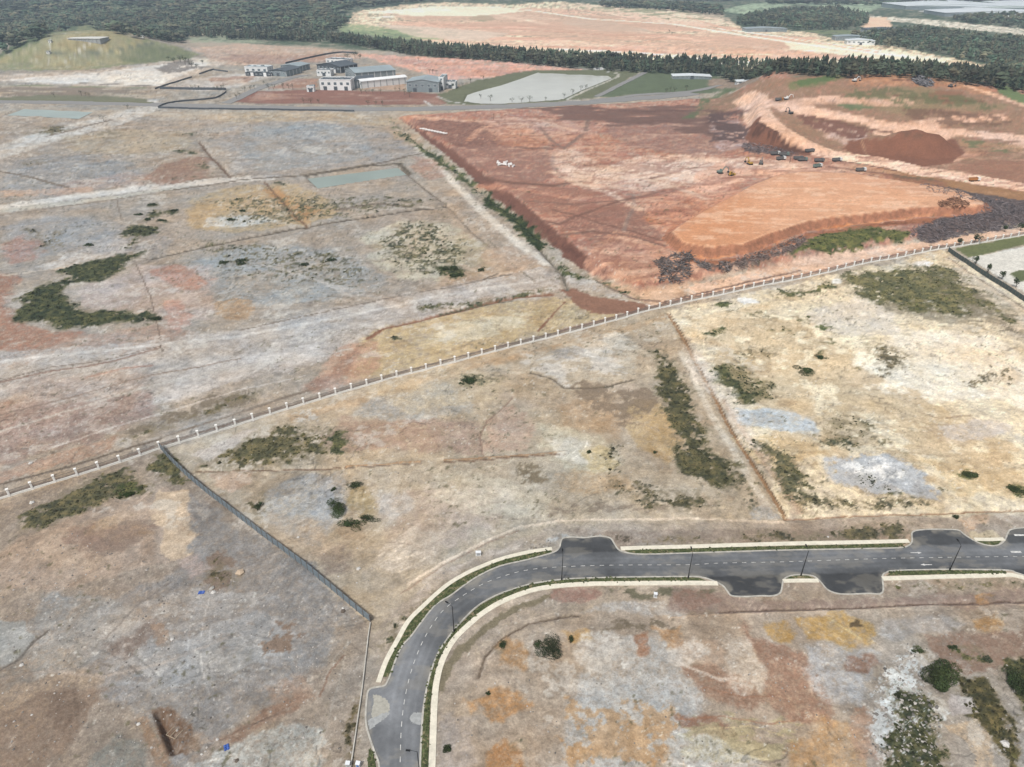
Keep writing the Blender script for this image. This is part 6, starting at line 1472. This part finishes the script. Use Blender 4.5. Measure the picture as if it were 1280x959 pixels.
factory(921, 106, 24, 12, 3.5, -.05, MWALLW, mat('white_shed_roof', (.60, .64, .66), .4), 'small white roofed shed below the green shoulder of the red hill', 'shed', .6, 3, 1, cat='shed')
factory(1044, 51, 60, 26, 7, -.1, MWALLG, MROOFG, 'grey shed at the left of the far site camp', 'shed', 2, 6, 1, cat='shed'); factory(1058, 56, 50, 24, 7, -.2, MWALLW, mat('white_shed_roof', (.60, .64, .66), .4), 'white roofed shed of the far site camp', 'shed', 2, 6, 1, cat='shed')
factory(1085, 42, 90, 40, 7, 0, MWALLG, MROOFD, 'blue-grey shed row in front of the far forest', 'shed', 2, 8, 1, cat='shed'); factory(932, 40, 90, 30, 6, 0, MWALLG, MROOFG, 'long grey shed at the edge of the far pit', 'shed', 2, 8, 1, cat='shed')
WR = mat('white_shed_roof', (.60, .64, .66), .4)
for px, py, w_, d, lb in ((1132, 12, 330, 160, 'far white roofed factory, leftmost on the horizon'), (1205, 14, 260, 150, 'far white roofed factory in the middle of the horizon row'), (1265, 10, 380, 180, 'far white roofed factory at the right edge'), (1180, 21, 300, 110, 'nearer long white roof of the far right factories'), (1160, 8, 200, 120, 'small far grey roofed hall behind the white roofs')):
    factory(px, py, w_, d, 9, 0, MWALLG, WR, lb, 'factory', 5, 6, 0, ribs=False, cat='factory')
# small trees along the far roads
ORD = ['leftmost', 'second', 'third', 'fourth', 'fifth', 'sixth', 'seventh', 'eighth', 'ninth', 'tenth']
k = 0
def tree_row(L, where, h0=5, h1=8.5, n=70, g='small trees along the far roads and ponds', name='roadside_tree', wd=.38, what='small dark trees'):
    global k
    for j, q in enumerate(sorted(L)):
        k += 1; small_tree(q[0], q[1], q[2] if len(q) > 2 else rng.uniform(h0, h1), ('single '+what[:-1]+' '+where) if len(L) == 1 else '%s from left of %s %s' % (ORD[j] if j else 'first', what, where), k, n, g, wd, name)
tree_row([(268+i*4.2, 113) for i in range(4)], 'at the right end of the straight hoarding'); tree_row([(241, 112), (245, 112), (249, 112)], 'in the middle of the straight hoarding')
tree_row([(102, 120), (107, 120), (112, 121)], 'by the verge left of the track junction'); tree_row([(68, 121)], 'by the verge at the far left'); tree_row([(130, 152)], 'beside the curving dirt track'); tree_row([(160, 137)], 'where the dirt track meets the far road')
tree_row([(380, 130), (389, 130), (399, 130)], 'above the long blue hoarding'); tree_row([(460, 132), (470, 132), (478, 132)], 'right of the blue hoarding')
tree_row([(300, 121), (306, 115), (313, 113), (318, 111), (296, 124), (330, 106)], 'along the branch road to the offices'); tree_row([(336, 112), (342, 112), (354, 111), (361, 111), (366, 112)], 'edging the red roadside plot')
tree_row([(523, 76)], 'alone on the pink ground before the forest'); tree_row([(452, 117), (458, 117), (466, 117), (476, 117)], 'before the white annexe'); tree_row([(537, 92), (541, 92), (545, 92)], 'behind the separate warehouse')
tree_row([(601, 122), (613, 125), (640, 127), (652, 127), (662, 126), (682, 125), (705, 121)], 'on the pond near bank'); tree_row([(716, 117), (726, 112), (732, 111)], 'on the right bank of the big pond')
tree_row([(833, 116), (838, 114), (843, 115), (858, 113)], 'under the green field'); tree_row([(566, 112), (578, 108), (588, 104), (604, 101)], 'between separate warehouse and pond')
tree_row([(494, 114), (500, 114), (506, 119), (512, 121)], 'at the foot of the separate warehouse'); tree_row([(836, 26), (840, 44), (837, 41), (846, 35)], 'dotted over the far pale pit')
tree_row([(218, 79, 9), (226, 78, 11), (232, 82, 12), (240, 84, 10), (246, 86, 8), (211, 76, 7), (253, 80, 7)], 'at the foot of the green hill', n=160, g='trees at the foot of the green hill', name='bushy_tree', wd=.5, what='dark bushy trees')
tree_row([(435, 74, 10), (444, 73, 11), (450, 74, 9)], 'behind the warehouses', n=160, g='trees behind the warehouses', name='bushy_tree', wd=.5, what='dark bushy trees')
# ================================================================= forests
def lumpcrown(r, kind):
    """one jagged crown of leafy facets; returns verts, tris"""
    V, F = [], []
    if kind == 0:   # tall, narrow
        tiers = 5
        for j in range(tiers):
            z = .28+.62*j/tiers; rad = .20*(1-.62*j/tiers)*r.uniform(.75, 1.3); cx, cy = r.normal(0, .035, 2); n = 6; i = len(V)
            a0 = r.uniform(0, 6.28)
            for k in range(n): a = a0+k*6.283/n; q = rad*r.uniform(.55, 1.25); V.append((cx+math.cos(a)*q, cy+math.sin(a)*q, z+r.uniform(-.06, .05)))
            V.append((cx+r.normal(0, .02), cy+r.normal(0, .02), z+.22*r.uniform(.7, 1.2))); V.append((cx, cy, z-.05))
            for k in range(n): F += [(i+k, i+(k+1) % n, i+n), (i+(k+1) % n, i+k, i+n+1)]
    else:           # broad crown
        for j in range(4):
            c = np.array([*r.normal(0, .17, 2), r.uniform(.5, .78)]); rad = r.uniform(.17, .28); n = 5; i = len(V); a0 = r.uniform(0, 6)
            for zz, q in ((-.35, .8), (.3, 1.0)):
                for k in range(n): a = a0+k*6.283/n+(zz > 0)*.6; qq = rad*q*r.uniform(.7, 1.25); V.append((c[0]+math.cos(a)*qq, c[1]+math.sin(a)*qq, c[2]+zz*rad))
            V.append((c[0], c[1], c[2]+rad)); 
            for k in range(n): k2 = (k+1) % n; F += [(i+k, i+k2, i+n+k2), (i+k, i+n+k2, i+n+k), (i+n+k, i+n+k2, i+2*n)]
    return np.array(V), np.array(F)
r_ = np.random.default_rng(5); PROTO = [lumpcrown(r_, 0) for _ in range(6)]+[lumpcrown(r_, 1) for _ in range(6)]
FOREST = [  # footprint, crown height, spacing, narrow share, label of mass
    ('236,50 300,50 360,52 430,55 470,62 520,71 620,77 680,83 740,88 820,93 900,96 960,98 1040,99 1100,98 1200,106 1280,118 1400,132 1400,118 1280,99 1200,90 1100,87 1000,85 900,80 820,77 740,74 680,70 620,65 560,62 500,56 440,50 380,44 300,44 240,44', 15, 7.2, .9),
    ('1066,48 1100,42 1140,38 1200,44 1280,52 1400,60 1400,112 1280,98 1238,86 1203,76 1173,68 1120,61 1080,56', 15, 12, .6),
    ('918,26 940,20 980,14 1040,12 1084,20 1085,30 1060,38 1000,38 950,34 922,32', 16, 12, .6),
    ('1190,24 1240,20 1290,22 1400,26 1400,38 1280,36 1210,30', 15, 14, .4),
    ('-300,96 -100,84 0,70 30,58 60,46 86,34 112,32 140,42 175,50 222,54 236,46 300,38 420,40 436,26 400,20 300,28 230,24 140,16 0,20 -300,40', 17, 12.5, .5),
    ('-300,44 0,24 140,18 230,26 300,30 420,22 440,10 540,2 560,-12 300,-14 0,-14 -300,0', 19, 21, .4),
    ('560,0 640,-3 700,-6 760,-4 830,0 900,2 960,-2 960,-14 560,-14', 19, 24, .3), ('960,6 1100,8 1280,2 1400,0 1400,-14 960,-14', 18, 34, .3),
    ('745,6 800,2 900,10 905,20 840,14 760,10', 16, 16, .4)]
BV, BF, BC, nb_ = [], [], [], 0; front = []
GREY = np.array([.034, .046, .028])
for fi_, (s, h, sp, narrow) in enumerate(FOREST):
    W = np.array(AP(s)); x0, y0 = W.min(0); x1, y1 = W.max(0); gx = np.arange(x0, x1, sp); gy = np.arange(y0, y1, sp)
    XX, YY = np.meshgrid(gx, gy); P = np.c_[XX.ravel(), YY.ravel()]+rng.uniform(-.48, .48, (XX.size, 2))*sp
    keep = (P[:, 1] > 200) & (np.abs(P[:, 0]) < P[:, 1]*.98+200); P = P[keep]; d = sdist(P[:, 0], P[:, 1], W)
    th = fbm(P[:, 0]/60, P[:, 1]/60, 90+fi_, 3); P = P[(d > 0) & (th > .30)]
    if fi_ == 0:   # the nearest row of the belt: trees one can tell apart
        d = sdist(P[:, 0], P[:, 1], W); order = np.argsort(np.hypot(P[:, 0], P[:, 1])-.0*d)
        u_ = np.round(P[:, 0]/4.6).astype(int); seen = {}
        for q in np.argsort(P[:, 1]):
            if u_[q] not in seen: seen[u_[q]] = q
        cand = [q for q in seen.values() if -560 < P[q, 0] < 1000]; cand = sorted(cand, key=lambda q: P[q, 1])[:280]; front = P[cand]; P = np.delete(P, cand, 0)
    n = len(P); z = gz(P[:, 0], P[:, 1]); hh = h*rng.uniform(.65, 1.25, n); wd = hh*rng.uniform(.85, 1.25, n)*(sp/8 if sp > 12 else 1.0)**.6
    kind = np.where(rng.uniform(size=n) < narrow, rng.integers(0, 6, n), rng.integers(6, 12, n)); ang = rng.uniform(0, 6.28, n)
    cl = fbm(P[:, 0]/90, P[:, 1]/90, 300+fi_, 3)
    for k in range(12):
        m_ = kind == k; c = m_.sum()
        if not c: continue
        V0, F0 = PROTO[k]; ca, sa = np.cos(ang[m_])[:, None], np.sin(ang[m_])[:, None]
        V = np.stack([(V0[:, 0]*ca-V0[:, 1]*sa)*wd[m_][:, None]+P[m_, 0:1], (V0[:, 0]*sa+V0[:, 1]*ca)*wd[m_][:, None]+P[m_, 1:2], (V0[:, 2]-.12)*hh[m_][:, None]+z[m_][:, None]], -1)
        BV.append(V.reshape(-1, 3)); BF.append((F0[None]+(np.arange(c)*len(V0))[:, None, None]).reshape(-1, 3)+nb_); nb_ += c*len(V0)
        tone_ = (rng.uniform(.5, 1.6, c)*(.4+1.2*cl[m_]))[:, None, None]; hue_ = rng.uniform(.8, 1.5, c)[:, None]
        cc = np.ones((c, len(V0), 4)); cc[:, :, :3] = GREY*(1.25 if fi_ == 0 else 1.7)*tone_; cc[:, :, 0] *= hue_; cc[:, :, :3] *= (1+.0*V0[:, 2])[None, :, None]*rng.uniform(.8, 1.2, (c, len(V0), 1)); BC.append(cc.reshape(-1, 4))
    print('forest', fi_, n)
tag(link('forest', new_mesh('forest', np.concatenate(BV), np.concatenate(BF), np.concatenate(BC)), MLEAF), kind='stuff')
protos = []
for k in range(12):
    V0, F0 = PROTO[k]; c = np.ones((len(V0), 4)); c[:, :3] = GREY*np.random.default_rng(k).uniform(.6, 1.6)*np.array([np.random.default_rng(k+40).uniform(.85, 1.4), 1, 1])*rng.uniform(.75, 1.25, (len(V0), 1))
    me = new_mesh('crown', V0, F0, c); me.materials.append(MLEAF); tm = MB().cyl((0, 0, -.1), (0, 0, .45), .016, .010, 5).mesh('trunk'); tm.materials.append(MBARK); protos.append((me, tm))
zf_ = gz(front[:, 0], front[:, 1])
for i, (p, z) in enumerate(zip(front, zf_)):
    me, tm = protos[int(rng.integers(0, 6)) if rng.random() < .62 else int(rng.integers(6, 12))]; h = 15*rng.uniform(.55, 1.4)
    t = bpy.data.objects.new('forest_tree', None); C.objects.link(t); t.location = (p[0], p[1], z); t.scale = (h*rng.uniform(.8, 1.1),)*2+(h,); t.rotation_euler = (0, 0, rng.uniform(0, 6.28))
    tag(t, 'tall slender dark green tree in the front row of the long tree belt', 'tree', 'trees in the front row of the tree belt')
    for nm, m_ in (('crown', me), ('trunk', tm)): o = bpy.data.objects.new(nm, m_); C.objects.link(o); o.parent = t
# ================================================================= haze
me = MB().box(-16000, 16000, -1500, 17000, -6, 175).mesh('haze'); hz = link('haze', me); tag(hz, kind='stuff')
m = bpy.data.materials.new('air'); m.use_nodes = True; n = m.node_tree; n.nodes.remove(n.nodes['Principled BSDF'])
v = n.nodes.new('ShaderNodeVolumePrincipled'); v.inputs['Color'].default_value = (.66, .82, .98, 1); v.inputs['Density'].default_value = HAZE; v.inputs['Anisotropy'].default_value = .2
n.links.new(v.outputs[0], n.nodes['Material Output'].inputs['Volume']); me.materials.append(m)
